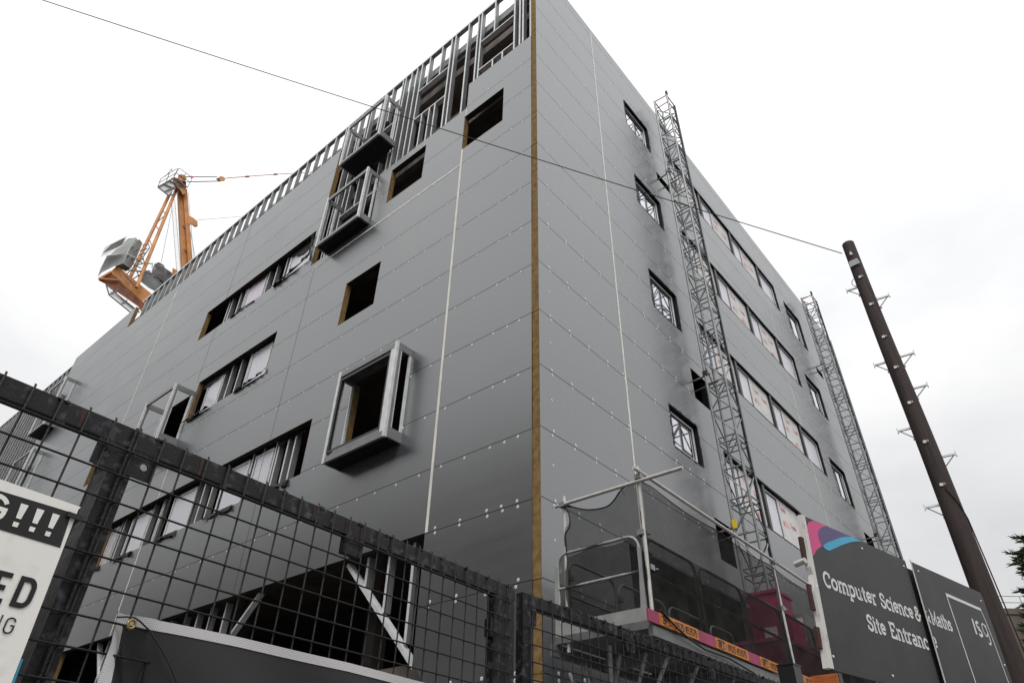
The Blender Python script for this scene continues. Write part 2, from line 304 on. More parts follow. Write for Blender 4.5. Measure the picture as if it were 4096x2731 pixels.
SANS = {
 'B': (.66, [[(.12, .5), (.36, .5)] + arc(.36, .73, .18, .23, -90, 90, 6) + [(.12, .96), (.12, .04), (.38, .04)] + arc(.38, .27, .19, .23, -90, 90, 6) + [(.12, .5)]]),
 'F': (.58, [[(.55, .95), (.12, .95), (.12, 0)], [(.12, .5), (.48, .5)]]),
 'T': (.62, [[(.02, .95), (.60, .95)], [(.31, .95), (.31, 0)]]),
 '0': (.58, [arc(.28, .5, .2, .46, 0, 360, 16)]), '1': (.40, [[(.08, .75), (.25, .96), (.25, 0)]]),
 '5': (.58, [[(.48, .95), (.14, .95), (.12, .55)] + arc(.27, .32, .21, .28, 110, -140, 9)]),
 '2': (.58, [arc(.28, .72, .2, .24, 165, -30, 8) + [(.08, .05), (.52, .05)]]),
 '8': (.58, [arc(.28, .74, .17, .21, 0, 360, 12), arc(.28, .27, .2, .24, 0, 360, 12)]),
 '3': (.58, [arc(.26, .74, .19, .21, 150, -90, 8) + arc(.26, .28, .22, .25, 90, -150, 8)]),
 '7': (.56, [[(.06, .95), (.50, .95), (.22, 0)]]), ' ': (.34, []),
 'y': (.52, [[(.04, .66), (.27, .05)], [(.48, .66), (.2, -.22), (.06, -.24)]]), 'v': (.52, [[(.04, .66), (.26, .04), (.48, .66)]]),
 'e': SLAB['e'], 'k': (.52, [[(.1, 0), (.1, 1)], [(.48, .66), (.1, .3)], [(.22, .4), (.5, 0)]]),
}
def text(mb, s, font, u, v, h, w, fn, d, sx=1.0, clip=None, track=0.0):
    """lay a word out from (u, v); returns end u. clip=(u0, u1) trims strokes at a board edge"""
    x = u
    for ch in s:
        adv, strokes = font[ch]
        for st in strokes:
            P = [(x + px * h * sx, v + py * h) for px, py in st]
            if clip:
                Q = []
                for i in range(len(P) - 1):
                    for k in range(4):
                        q = (P[i][0] + (P[i + 1][0] - P[i][0]) * k / 4, P[i][1] + (P[i + 1][1] - P[i][1]) * k / 4); Q.append(q)
                Q.append(P[-1]); run = []
                for q in Q:
                    if clip[0] <= q[0] <= clip[1]: run.append(q)
                    else:
                        if len(run) > 1: mb.ribbon(run, w, fn, d)
                        run = []
                if len(run) > 1: mb.ribbon(run, w, fn, d)
            else: mb.ribbon(P, w, fn, d)
        x += (adv + track) * h * sx
    return x

# ============================================================ ground
g = MB(); g.use(ASPH); g.quad((-900, -900, 0), (900, -900, 0), (900, 900, 0), (-900, 900, 0)); tag(g.build('ground'), kind='structure')
g = MB(); g.use(PAVE); g.box((-40, -7.6, 0.004), (60, -3.4, 0.125)); tag(g.build('pavement'), kind='structure')

# ============================================================ the building
BLD = empty('university_building', (0, 0, 0), 'large grey panelled building under construction, steel studs bare along its roofline', 'building')
# -- left facade: x = 0, y runs away from the corner
L_OPEN = [(1.08, 2.47, 15.97, 17.38), (3.97, 5.41, 16.03, 17.45), (5.15, 6.55, 12.22, 13.66), (8.98, 15.57, 15.97, 17.30), (9.72, 14.10, 12.13, 13.60),
          (6.77, 17.40, 8.15, 9.58), (3.52, 5.30, 7.86, 9.94), (14.36, 16.10, 11.42, 13.25), (2.48, 17.27, -1, 5.80), (20.25, 21.5, 12.0, 13.4), (18.6, 20.45, 8.05, 9.45)]
def l_top(y): return 18.86 if y < 2.42 else 17.73 if y < 6.0 else 15.62 if y < 8.77 else 21.2 if y < 25.0 else 22.5
def l_in(y, z):
    if y < 0.17 or y > 31.9 or z > l_top(y): return False
    return not any(a < y < b and c < z < d for a, b, c, d in L_OPEN)
R_OPEN = [(4.60, 6.03, 19.86, 21.10), (4.62, 6.04, 16.25, 17.44), (4.66, 6.06, 12.48, 13.72), (4.70, 6.02, 8.58, 9.63),
          (7.38, 16.45, 19.78, 21.16), (7.38, 16.45, 15.98, 17.36), (7.38, 16.45, 12.26, 13.58), (7.38, 16.45, 8.22, 9.52),
          (6.2, 7.0, 18.70, 19.06), (6.22, 7.02, 10.53, 11.43), (6.13, 6.9, 6.5, 7.43),
          (17.42, 19.2, 19.28, 20.96), (17.46, 19.1, 15.72, 17.15), (17.42, 19.05, 11.92, 13.38), (17.42, 19.05, 8.2, 9.5),
          (19.72, 20.5, 18.42, 18.74), (19.3, 20.3, 10.58, 11.12), (2.42, 16.5, -1, 5.76)]
def r_in(x, z):
    if x < 0 or x > 24.75 or z > 23.05: return False
    return not any(a < x < b and c < z < d for a, b, c, d in R_OPEN)
def grid_wall(S, Z, inside, P, face, edge, t):
    """P(s, z, depth) -> 3D; front sheets where inside, reveals round every opening"""
    S = sorted(set(S)); Z = sorted(set(Z)); fm = MB(); fm.use(face); em = MB(); hz_ = WOOL_SHADE if edge is WOOL else edge  # horizontal wool edges take the painted-shade copy
    I = [[inside((S[i] + S[i + 1]) / 2, (Z[j] + Z[j + 1]) / 2) for j in range(len(Z) - 1)] for i in range(len(S) - 1)]
    g_ = lambda i, j: 0 <= i < len(S) - 1 and 0 <= j < len(Z) - 1 and I[i][j]
    for i in range(len(S) - 1):
        for j in range(len(Z) - 1):
            if not I[i][j]: continue
            a, b, c, d = S[i], S[i + 1], Z[j], Z[j + 1]
            fm.quad(P(a, c, 0), P(b, c, 0), P(b, d, 0), P(a, d, 0))
            em.use(edge); em.quad(P(a, c, t), P(b, c, t), P(b, d, t), P(a, d, t))
            for (ni, nj, p, q) in ((i - 1, j, (a, c), (a, d)), (i + 1, j, (b, c), (b, d)), (i, j - 1, (a, c), (b, c)), (i, j + 1, (a, d), (b, d))):
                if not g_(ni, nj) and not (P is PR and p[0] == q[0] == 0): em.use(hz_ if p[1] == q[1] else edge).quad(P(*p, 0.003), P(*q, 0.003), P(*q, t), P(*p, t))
    return fm, em
PL = lambda y, z, d=0: V((d, y, z))      # depth goes into the building
PR = lambda x, z, d=0: V((x, d, z))
S = [0.17, 2.42, 6.0, 8.77, 25.0, 31.9] + [v for o in L_OPEN for v in o[:2]]; Z = [0, 18.86, 17.73, 15.62, 21.2, 22.5] + [v for o in L_OPEN for v in o[2:]]
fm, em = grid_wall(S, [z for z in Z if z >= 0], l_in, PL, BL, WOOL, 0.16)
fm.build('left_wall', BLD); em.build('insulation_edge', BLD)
S = [0, 24.75] + [v for o in R_OPEN for v in o[:2]]; Z = [0, 23.05] + [v for o in R_OPEN for v in o[2:]]
fm, em = grid_wall(S, [z for z in Z if z >= 0], r_in, PR, BR, MEMB, 0.16)
# the corner: the mineral wool edge of the right facade shows as a brown strip
fm.build('right_wall', BLD); em.build('opening_reveal', BLD)
b = MB(); b.use(WOOL)
zz = [0, 3.38, 4.58, 6.98, 9.38, 11.78, 14.2, 16.6, 19.0, 21.4, 23.05]
for i in range(len(zz) - 1): b.box((0.002 + 0.006 * (i % 2), 0.003, zz[i] + 0.004), (0.18, 0.168, zz[i + 1] - 0.004))
b.build('corner_insulation', BLD)
b = MB(); b.use(BR); b.box((24.6, 0.003, 0), (24.748, 40, 22.9)); b.build('end_wall', BLD)

# pale tape joints and thin dark board joints
def strip(name, P, s0, s1, z0, z1, m, d=-0.006):
    bb = MB(); bb.use(m); bb.prism([(s0, z0), (s1, z0), (s1, z1), (s0, z1)], P, d, -0.0005); return bb.build(name, BLD)
strip('joint_tape', PL, 2.415, 2.475, 5.80, 15.97, TAPE); strip('joint_tape', PL, 2.41, 2.44, 17.4, 17.73, TAPE)
strip('joint_tape', PL, 2.475, 8.5, 15.34, 15.39, TAPE)
strip('joint_tape', PL, 14.17, 14.22, 5.8, 8.15, TAPE); strip('joint_tape', PL, 14.17, 14.21, 9.58, 11.3, TAPE)
strip('joint_tape', PL, 19.97, 20.02, 10.3, 21.2, TAPE)
strip('joint_tape', PR, 2.85, 2.90, 5.76, 23.04, TAPE)
for a, c in ((21.16, 23.0), (17.36, 19.78), (13.58, 15.98), (9.52, 12.26), (5.76, 8.22)): strip('joint_tape', PR, 14.9, 14.925, a, c, TAPE)
for y, z0, z1 in ((8.50, 9.58, 15.34), (8.40, 5.8, 8.15), (14.34, 17.3, 21.2), (14.3, 13.65, 15.97)): strip('board_joint', PL, y - 0.005, y + 0.005, z0, z1, DARKJ, -0.002)

# screw washers along the board joints
def washers(P, S0, S1, inside, name, step, dbl):
    bb = MB(); bb.use(WASH)
    R2 = random.Random(3)
    for k in range(-1, 16):
        z = 4.585 + 1.2 * k
        if z < 3: continue
        s = S0 + 0.28
        while s < S1:
            for dz in ((0.045, -0.045) if dbl(s, z) else (-0.045,)):
                zz_ = z + dz + R2.uniform(-.008, .008); ss = s + R2.uniform(-.03, .03)
                if all(inside(ss + q, zz_ + r) for q in (-.05, .05) for r in (-.05, .05)):
                    n = 10; r0, r1 = 0.009, 0.026
                    vs = [P(ss + r1 * math.cos(2 * math.pi * i / n), zz_ + r1 * math.sin(2 * math.pi * i / n), -0.004) for i in range(n)] + [P(ss + r0 * math.cos(2 * math.pi * i / n), zz_ + r0 * math.sin(2 * math.pi * i / n), -0.006) for i in range(n)]
                    bb.add(vs, [(i, (i + 1) % n, (i + 1) % n + n, i + n) for i in range(n)])
            s += step(s)
    # single row on the right facade edge, mid board
    if P is PR:
        for k in range(-1, 15):
            for s in (0.32,):
                zz_ = 4.585 + 1.2 * k + 0.62; n = 10
                vs = [P(s + 0.023 * math.cos(2 * math.pi * i / n), zz_ + 0.023 * math.sin(2 * math.pi * i / n), -0.004) for i in range(n)] + [P(s + 0.01 * math.cos(2 * math.pi * i / n), zz_ + 0.01 * math.sin(2 * math.pi * i / n), -0.006) for i in range(n)]
                bb.add(vs, [(i, (i + 1) % n, (i + 1) % n + n, i + n) for i in range(n)])
    o = bb.build(name, BLD); o['kind'] = 'stuff'
washers(PL, 0.17, 20, l_in, 'screw_washers', lambda s: 0.31 if s < 1.0 else 0.58, lambda s, z: z < 6.0 or (z > 17 and random.random() < 0.4))
washers(PR, 0.05, 17, r_in, 'screw_washers', lambda s: 0.62, lambda s, z: True)

# interior: floor slabs, columns, back wall, roof
for z in (3.9, 7.55, 11.3, 15.05, 18.75): box('floor_slab', (0.42, 0.42, z - 0.32), (24.5, 60, z), SOFF, BLD)
box('roof_slab', (0.45, 0.42, 21.75), (24.5, 60, 22.1), SOFF, BLD)
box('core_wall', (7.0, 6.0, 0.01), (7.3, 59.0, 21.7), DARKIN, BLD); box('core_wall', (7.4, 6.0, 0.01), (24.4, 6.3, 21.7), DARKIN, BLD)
for y in (0.9, 6.7, 12.6, 18.5, 24.5, 30.5, 36.5, 42.5): box('column', (2.6, y, 0.01), (2.95, y + 0.35, 21.7), SOFF, BLD)
for x in (3.3, 5.0, 6.6, 9.0, 12.0, 15.0, 19): box('column', (x, 0.55, 0.01), (x + 0.42, 0.9, 21.7), CONC, BLD)
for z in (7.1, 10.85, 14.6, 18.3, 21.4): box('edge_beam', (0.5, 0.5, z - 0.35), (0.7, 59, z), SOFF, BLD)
box('edge_beam', (0.36, 0.3, 21.95), (0.44, 32, 22.32), GALVD, BLD)
# ground-floor: studs with a raking channel behind the big opening
# -- steel studs
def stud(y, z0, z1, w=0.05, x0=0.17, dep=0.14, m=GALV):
    bb = MB(); bb.use(m); bb.box((x0, y - w / 2, z0), (x0 + 0.003, y + w / 2, z1)); bb.use(GALVD if m is GALV else m); bb.box((x0 + 0.0035, y - w / 2, z0), (x0 + dep, y - w / 2 + 0.003, z1))  # bright front flange; web and back carry their shade as a darker colour
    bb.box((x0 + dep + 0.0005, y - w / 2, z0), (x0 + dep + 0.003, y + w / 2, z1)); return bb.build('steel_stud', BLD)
WIN_TOP = ((0.92, 2.29, 19.64, 21.10), (3.63, 5.03, 19.74, 21.22))
ys = [0.24, 0.33, 0.60, 0.72] + [0.92, 1.72, 2.29, 2.43, 2.86, 3.45, 3.63, 4.06, 4.64, 5.03, 5.27, 5.55, 5.85]
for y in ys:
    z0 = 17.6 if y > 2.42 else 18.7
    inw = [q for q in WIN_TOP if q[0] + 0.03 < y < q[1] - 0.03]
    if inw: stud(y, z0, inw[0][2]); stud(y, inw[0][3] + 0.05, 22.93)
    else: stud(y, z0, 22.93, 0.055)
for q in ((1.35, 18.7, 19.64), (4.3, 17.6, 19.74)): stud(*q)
for y0, y1, za, zb in WIN_TOP:
    box('header_channel', (0.168, y0 + 0.03, zb), (0.31, y1 - 0.03, zb + 0.05), GALV, BLD); box('sill_channel', (0.168, y0 + 0.03, za - 0.05), (0.31, y1 - 0.03, za), GALV, BLD)
for y in (6.05, 6.45, 6.9, 7.4, 7.85, 8.1, 8.45, 8.6):
    stud(y, 15.6, 18.95) if y in (6.05, 8.1, 8.45, 8.6) else (stud(y, 15.6, 16.05), stud(y, 17.5, 18.8))
for y in (5.98, 6.5, 7.05, 7.6, 7.75, 8.2, 8.6):
    stud(y, 18.9, 22.93) if y in (5.98, 7.75, 8.2, 8.6) else stud(y, 21.0, 22.93)
box('header_channel', (0.168, 6.1, 17.42), (0.31, 8.05, 17.47), GALV, BLD); box('header_channel', (0.168, 6.0, 20.55), (0.31, 7.7, 20.6), GALV, BLD)
y = 9.1
while y < 24.9: stud(y, 20.6, 22.93); y += 0.593
y = 32.1
while y < 48: stud(y, 8.0, 22.4, 0.06); y += 0.62
b = MB(); b.use(GALV); b.box((0.166, 0.20, 22.90), (0.168, 25.0, 23.0)); b.use(GALVD); b.box((0.168, 0.20, 22.975), (0.33, 25.0, 23.0)); b.build('top_track', BLD)  # shaded underside of the track painted with the darker steel
box('top_track', (0.17, 32.0, 22.4), (0.33, 60, 22.5), GALVD, BLD)
# ground-floor opening: studs and two raking braces
for y, z0 in ((4.12, 5.26), (3.53, 4.72), (2.90, 4.15)): stud(y, z0, 5.78, 0.06)
bar('raking_brace', (0.2, 4.68, 5.75), (0.2, 2.50, 3.66), 0.07, 0.14, GALV, BLD, up=(1, 0, 0))
for y in (8.87, 9.49, 10.06, 10.65, 11.3, 11.92): stud(y, 3.2, 5.78)
bar('raking_brace', (0.2, 7.58, 5.76), (0.2, 9.3, 4.2), 0.05, 0.12, GALV, BLD, up=(1, 0, 0))
bar('raking_brace', (0.2, 15.2, 5.78), (0.2, 14.2, 4.6), 0.05, 0.12, GALV, BLD, up=(1, 0, 0)); stud(14.58, 3.5, 5.78)
b = MB(); b.use(BL); b.prism([(2.475, 0.02), (2.475, 3.83), (1.6, 2.6), (1.2, 0.02)], PL, -0.001, -0.0035); # cut-away board under the diagonal
# ragged board corner: dark triangle showing where the board has been cut
b = MB(); b.use(DARKIN); b.prism([(2.478, 3.80), (2.20, 3.47), (1.5, 2.6), (1.5, 0.02), (2.478, 0.02)], PL, -0.003, -0.001); b.build('cut_board_edge', BLD)
# red edge-protection rails at floor edges and along the roof
for z in (22.52, 22.72): tube('guard_rail', [(1.1, 0.5, z), (1.1, 25, z)], 0.025, REDRAIL, BLD, 6)
for y in (1.2, 3.3, 5.4, 7.5, 9.6, 11.7, 13.8): box('rail_clamp', (1.02, y, 22.3), (1.14, y + 0.22, 22.62), REDRAIL, BLD)
for z in (18.9, 19.1, 19.3): tube('guard_rail', [(0.8, 0.5, z), (0.8, 9, z)], 0.025, REDRAIL, BLD, 6)
for y in (2.5, 2.75, 4.9, 5.1, 8.0): tube('rail_post', [(0.8, y, 18.76), (0.8, y, 19.4)], 0.03, REDRAIL, BLD, 6)

# -- ribbon windows on the left facade
def lwin(y0, y1, z0, z1, m=FILM, hole=None, x=0.19):
    f = MB(); f.use(ALU); t = 0.045
    for a, b2 in (((y0, z0), (y0 + t, z1)), ((y1 - t, z0), (y1, z1))): f.box((x - 0.03, a[0], a[1]), (x + 0.02, b2[0], b2[1]))
    f.box((x - 0.028, y0 + t, z0), (x + 0.02, y1 - t, z0 + t)); f.box((x - 0.028, y0 + t, z1 - t), (x + 0.02, y1 - t, z1))
    o = f.build('window', BLD); q = MB(); q.use(m); q.box((x - 0.008, y0 + t, z0 + t), (x + 0.012, y1 - t, z1 - t)); q.build('pane', o)
    r = MB(); r.use(MEMB); e = 0.012
    r.box((x - 0.012, y0 + t, z0 + t), (x - 0.0085, y0 + t + e, z1 - t)); r.box((x - 0.012, y1 - t - e, z0 + t), (x - 0.0085, y1 - t, z1 - t)); r.build('gasket', o)
    return o
def flap(pts_top, drop, x0=0.02, x1=-0.05, seed=0):
    """a torn strip of black membrane hanging along a sill or head: pts = [(y, z)], drop = widths"""
    rr = random.Random(seed); bb = MB(); bb.use(MEMB); n = 18
    row = []
    for i in range(n + 1):
        t = i / n * (len(pts_top) - 1); k = min(int(t), len(pts_top) - 2); f = t - k
        y = pts_top[k][0] + (pts_top[k + 1][0] - pts_top[k][0]) * f; z = pts_top[k][1] + (pts_top[k + 1][1] - pts_top[k][1]) * f
        d = drop[k] + (drop[k + 1] - drop[k]) * f; d *= rr.uniform(.8, 1.2); bl = rr.uniform(.5, 1.3)
        row.append([V((x0, y, z)), V((x0 + (x1 - x0) * .7 * bl, y, z - d * .4)), V((x0 + (x1 - x0) * bl, y, z - d))])
    bb.add([p for r in row for p in r], [(i * 3 + j, i * 3 + 3 + j, i * 3 + 4 + j, i * 3 + 1 + j) for i in range(n) for j in range(2)], smooth=True)
    return bb.build('membrane_flap', BLD)
# upper ribbon
lwin(11.93, 13.10, 16.05, 17.25, FILMP); lwin(9.15, 10.50, 16.05, 17.3)
for y in (14.32, 14.12, 13.56, 13.2, 11.80, 11.33, 10.75, 10.55): stud(y, 15.98, 17.3, 0.055)
flap([(13.45, 16.0), (12.6, 16.03), (11.95, 16.0)], (.10, .06, .12), seed=1); flap([(10.9, 16.0), (9.9, 16.06), (9.2, 16.25), (8.95, 16.3)], (.15, .10, .16, .28), x1=-.11, seed=2)
flap([(10.55, 17.29), (9.75, 17.29), (8.98, 17.29)], (.12, .42, .10), x0=.155, x1=.150, seed=3); flap([(13.2, 17.29), (11.9, 17.29)], (.10, .16), x0=.155, x1=.15, seed=4); flap([(9.05, 17.2), (8.99, 16.3)], (.10, .22), x0=.0, x1=-.07, seed=5)
# middle ribbon
lwin(12.82, 13.72, 12.22, 13.45); lwin(10.13, 11.22, 12.22, 13.5)
for y in (12.75, 12.33, 11.81, 11.30): stud(y, 12.15, 13.6, 0.055)
flap([(14.15, 12.2), (13.4, 12.18), (12.8, 12.2)], (.14, .10, .08), x1=-.10, seed=6); flap([(11.4, 12.16), (10.3, 12.2), (9.75, 12.35)], (.10, .09, .22), x1=-.10, seed=7)
flap([(14.1, 13.59), (13.2, 13.59), (12.6, 13.59)], (.30, .22, .10), x0=.155, x1=.15, seed=8); flap([(11.1, 13.59), (9.75, 13.59)], (.08, .12), x0=.155, x1=.15, seed=9); flap([(14.12, 13.5), (13.9, 12.3)], (.2, .2), x0=.1, x1=.06, seed=20)
# lower ribbon
for y0, y1 in ((16.85, 17.35), (14.75, 15.95), (12.15, 13.4), (9.55, 10.75)): lwin(y0, y1, 8.27, 9.45)
lwin(8.5, 9.3, 8.27, 9.45)
for y in (16.7, 16.5, 14.65, 14.1, 14.0, 12.05, 11.72, 11.25, 9.45, 8.97, 8.42, 8.3): stud(y, 8.16, 9.58, 0.055)
for i, (a, c) in enumerate(((17.4, 16.75), (15.95, 14.72), (13.4, 12.2), (10.8, 9.5), (8.3, 7.2))): flap([(a, 8.2), ((a + c) / 2, 8.2), (c, 8.2)], (.16, .13, .2), x1=-.06, seed=10 + i); flap([(a, 9.57), ((a + c) / 2, 9.57), (c, 9.57)], (.16, .08, .12), x0=.155, x1=.15, seed=30 + i)
for x0_, y in ((0.18, 7.9), (0.18, 7.6)): stud(y, 8.16, 9.58, 0.055)
# -- projecting bay frames
def bay(yR, yL, z0, z1, off, t=0.17, glazed=True, roofed=False):
    bb = empty('bay_frame', (0, yR, z0), None, None); bb.parent = BLD
    def part(name, m, lo, hi):
        q = MB(); q.use(m); q.box(lo, hi); return q.build(name, bb)
    x = -off
    for y0 in (yR, yL - 0.07):       # the bright front posts
        part('post', ALU, (x - 0.012, y0 + 0.004, z0 - 0.01), (x + 0.055, y0 + 0.066, z1 + 0.02))
    part('front_rail', GALVD, (x + 0.002, yR + 0.07, z0), (x + 0.06, yL - 0.07, z0 + 0.13)); part('front_rail', GALVD, (x + 0.002, yR + 0.07, z1 - 0.13), (x + 0.06, yL - 0.07, z1))
    for y0 in (yR, yL - 0.05):       # side frames
        part('side_frame', GALVD, (x + 0.06, y0, z0), (0.14, y0 + 0.05, z0 + t + 0.05)); part('side_frame', GALVD, (x + 0.06, y0, z1 - t), (0.14, y0 + 0.05, z1)); part('side_frame', GALVD, (x + 0.06, y0, z0 + t + 0.05), (x + 0.12, y0 + 0.05, z1 - t))
        part('side_frame', GALV, (x + 0.122, y0 + 0.006, z0 + t + 0.05), (x + 0.15, y0 + 0.045, z1 - t)); part('side_frame', GALV, (-0.06, y0 + 0.006, z0 + t + 0.05), (-0.002, y0 + 0.045, z1 - t))
    part('soffit_panel', MEMB, (x + 0.062, yR + 0.052, z0 - 0.004), (0.14, yL - 0.052, z0 + 0.02))
    if roofed: part('top_panel', GALVK, (x + 0.062, yR + 0.052, z1 - 0.03), (0.14, yL - 0.052, z1 + 0.004))
    if glazed:
        part('black_trim', FRAMEB, (x + 0.01, yR + 0.20, z0 + 0.22), (x + 0.05, yR + 0.24, z1 - 0.16)); part('black_trim', FRAMEB, (x + 0.01, yL - 0.13, z0 + 0.22), (x + 0.05, yL - 0.07, z1 - 0.16))
        part('black_trim', FRAMEB, (x + 0.01, yR + 0.24, z0 + 0.20), (x + 0.05, yL - 0.13, z0 + 0.26)); part('black_trim', FRAMEB, (x + 0.01, yR + 0.24, z1 - 0.24), (x + 0.05, yL - 0.13, z1 - 0.18))
        part('rail_channel', GALV, (x + 0.005, yR + 0.075, z0 + 0.1), (x + 0.05, yR + 0.19, z1 - 0.1)); part('rail_channel', GALVD, (x + 0.003, yR + 0.2, z0 + 0.135), (x + 0.05, yL - 0.3, z0 + 0.195))
    return bb
bay(3.41, 5.34, 7.80, 10.02, 0.42, roofed=True)
bay(6.05, 8.02, 15.64, 17.74, 0.40, glazed=False); bay(5.73, 7.68, 18.98, 21.0, 0.50, glazed=False)
bay(14.23, 16.2, 11.33, 13.30, 0.64, glazed=False); bay(29.6, 31.6, 17.4, 20.1, 0.5, glazed=False); bay(29.3, 31.6, 13.4, 16.0, 0.5, glazed=False)

# -- windows of the right facade
def rwin(x0, x1, z0, z1, y=0.11, fr=0.07, m=GLASS):
    f = MB()
    def ring(mm, x0, x1, z0, z1, t, ya, yb):
        f.use(mm); f.box((x0, ya, z0), (x0 + t, yb, z1)); f.box((x1 - t, ya, z0), (x1, yb, z1)); f.box((x0 + t, ya, z0), (x1 - t, yb, z0 + t)); f.box((x0 + t, ya, z1 - t), (x1 - t, yb, z1))
    ring(FRAMEG, x0, x1, z0, z1, fr, y - 0.02, y + 0.03); ring(ALU, x0 + fr, x1 - fr, z0 + fr, z1 - fr, 0.022, y - 0.035, y + 0.03); ring(FRAMEB, x0 + fr + .022, x1 - fr - .022, z0 + fr + .022, z1 - fr - .022, 0.03, y - 0.005, y + 0.03)
    o = f.build('window', BLD); q = MB(); q.use(m); e = fr + 0.052; q.box((x0 + e, y + 0.005, z0 + e), (x1 - e, y + 0.02, z1 - e)); q.build('pane', o); return o
def smear(x0, x1, z0, z1, seed, w=0.055):
    """uneven black membrane margin stuck round an opening"""
    rr = random.Random(seed); q = MB(); q.use(MEMB); n = 16
    for (a, c, nx, nz) in (((x0, z0), (x1, z0), 0, -1), ((x0, z1), (x1, z1), 0, 1), ((x0, z0), (x0, z1), -1, 0), ((x1, z0), (x1, z1), 1, 0)):
        I = [(a[0] + (c[0] - a[0]) * i / n, a[1] + (c[1] - a[1]) * i / n) for i in range(n + 1)]
        ws = [w * rr.uniform(.25, 1.1) for _ in I]
        q.add([PR(u, v, -0.003) for u, v in I] + [PR(u + nx * k, v + nz * k, -0.003) for (u, v), k in zip(I, ws)], [(i, i + 1, i + n + 2, i + n + 1) for i in range(n)])
    return q.build('membrane_margin', BLD)
for i, o in enumerate(R_OPEN[:4] + R_OPEN[11:15]): rwin(o[0] + 0.02, o[1] - 0.02, o[2] + 0.02, o[3] - 0.02); smear(*o, 50 + i)
for i, (a, c, d, e) in enumerate(R_OPEN[4:8]):
    smear(a, c, d, e, 70 + i)
    k = 0
    for x in (7.40, 9.79, 12.33, 14.85):
        xe = min(x + (0.96 if x < 14 else 1.58), 16.43)
        rwin(x, xe, d + 0.03, e - 0.03, 0.10, 0.035, FILM if x < 14 else FILM)
        bx = {7.40: 9.62, 9.79: 12.16, 12.33: 14.68}.get(x)
        if bx:
            q = MB(); q.use(TYV); q.box((xe + 0.02, 0.09, d + 0.03), (bx, 0.12, e - 0.03)); pn = q.build('membrane_panel', BLD)
            t = MB(); t.use(REDP); F = lambda u, v, dd: PR(u, v, 0.086); rr = random.Random(i * 9 + k * 4 + 1)
            for (tu, tv) in ((xe + rr.uniform(.08, .2), e - rr.uniform(.30, .45)), (xe + rr.uniform(.62, .8), e - rr.uniform(.5, .7))):
                text(t, 'Tyvek', SANS, tu, tv, 0.15, 0.022, F, 0)
            for (bu, bv) in ((xe + rr.uniform(.1, .2), d + rr.uniform(.35, .6)), (xe + rr.uniform(.65, .8), d + rr.uniform(.12, .35)))[:rr.choice((1, 2, 2))]:
                t.poly([F(*q, 0) for q in ((bu, bv), (bu + .1, bv), (bu + .1, bv + .12), (bu + .06, bv + .16), (bu, bv + .12))])
                for r_ in range(3):
                    for c_ in range(rr.choice((2, 3))): t.ribbon([(bu + .15 + c_ * .08, bv + .02 + r_ * .07), (bu + .2 + c_ * .08, bv + .02 + r_ * .07)], .025, F)
            t.build('red_print', pn)
            box('mullion', (bx + 0.01, 0.02, d + 0.002), (bx + 0.15, 0.12, e - 0.002), FRAMEB, BLD); k += 1
strip('joint_tape', PR, 24.70, 24.76, 0, 23.05, BR, -0.02)

# ============================================================ lattice masts
def mast(x0, z_top, label, tie_z, group='lattice masts against the right facade'):
    T = empty('lattice_mast', (x0 + 0.25, -0.7, 0), label, 'mast', group)
    W = 0.56; ya, yb = -0.33, -0.81; x1 = x0 + W; z0 = 0.126; H = 1.523
    for x, y in ((x0, ya), (x1, ya), (x0, yb), (x1, yb)): tube('leg', [(x, y, 0.12), (x, y, z_top - (0.1 if y == yb else 0))], 0.034, MASTG, T, 10)
    box('rack_bar', (x1 - 0.075, yb - 0.03, 0.12), (x1 - 0.036, yb + 0.03, z_top - 0.15), FRAMEB, T)
    k = 0; z = z0
    C4 = [(x0, ya), (x1, ya), (x1, yb), (x0, yb)]
    while z < z_top - 0.3:
        bb = MB(); bb.use(MASTG)
        for dz in (0.04, H * 0.5, H - 0.10):
            if z + dz > z_top: continue
            for i in range(4):
                if dz in (0.04, H - 0.10) or i % 2 == (0 if dz < H / 2 else 1) or True:
                    a, c = C4[i], C4[(i + 1) % 4]
                    bb.tube([(a[0], a[1], z + dz), (c[0], c[1], z + dz)], 0.0185, 6, caps=False)
        for i in range(4):
            a, c = C4[i], C4[(i + 1) % 4]; zm = z + H * 0.5
            if zm > z_top: continue
            if (i % 2) == 0: a, c = c, a
            bb.tube([(a[0], a[1], z + 0.06), (c[0], c[1], zm - 0.06)], 0.0165, 6, caps=False)
            if z + H < z_top: bb.tube([(c[0], c[1], zm + 0.06), (a[0], a[1], z + H - 0.12)], 0.0165, 6, caps=False)
        bb.build('lattice_section', T); z += H
    bb = MB(); bb.use(RED)
    bb.tube([(x0, ya, z_top - .03), (x1, ya, z_top - .03)], 0.02, 6); bb.tube([(x0, yb, z_top - .12), (x1, yb, z_top - .12)], 0.02, 6); bb.tube([(x0, ya, z_top - .05), (x0, yb, z_top - .1)], 0.02, 6); bb.tube([(x1, ya, z_top - .05), (x1, yb, z_top - .1)], 0.02, 6)
    bb.build('top_rail', T)
    box('top_stop', (x0 - 0.03, yb - 0.04, z_top - 0.08), (x0 + 0.04, yb + 0.03, z_top + 0.12), DKRED, T)
    for tz, rd in tie_z:
        for dx in (0.03, 0.46): tube('wall_tie', [(x0 + 0.05 + dx, 0.4, tz - .08), (x0 + dx, -0.45, tz - 0.04)], 0.024, GALVD, T, 8)
        box('tie_clamp', (x0 - 0.05, -0.38, tz - 0.06), (x0 + 0.05, -0.28, tz + 0.05), DKRED if rd else GALVD, T)
    return T
M1 = mast(6.29, 22.68, 'galvanised lattice mast rising out of the netted platform, nearest the building corner', ((18.9, 0), (11.15, 1), (7.22, 0)))
box('inspection_tag', (6.235, -0.43, 7.12), (6.25, -0.33, 7.32), YEL, M1)
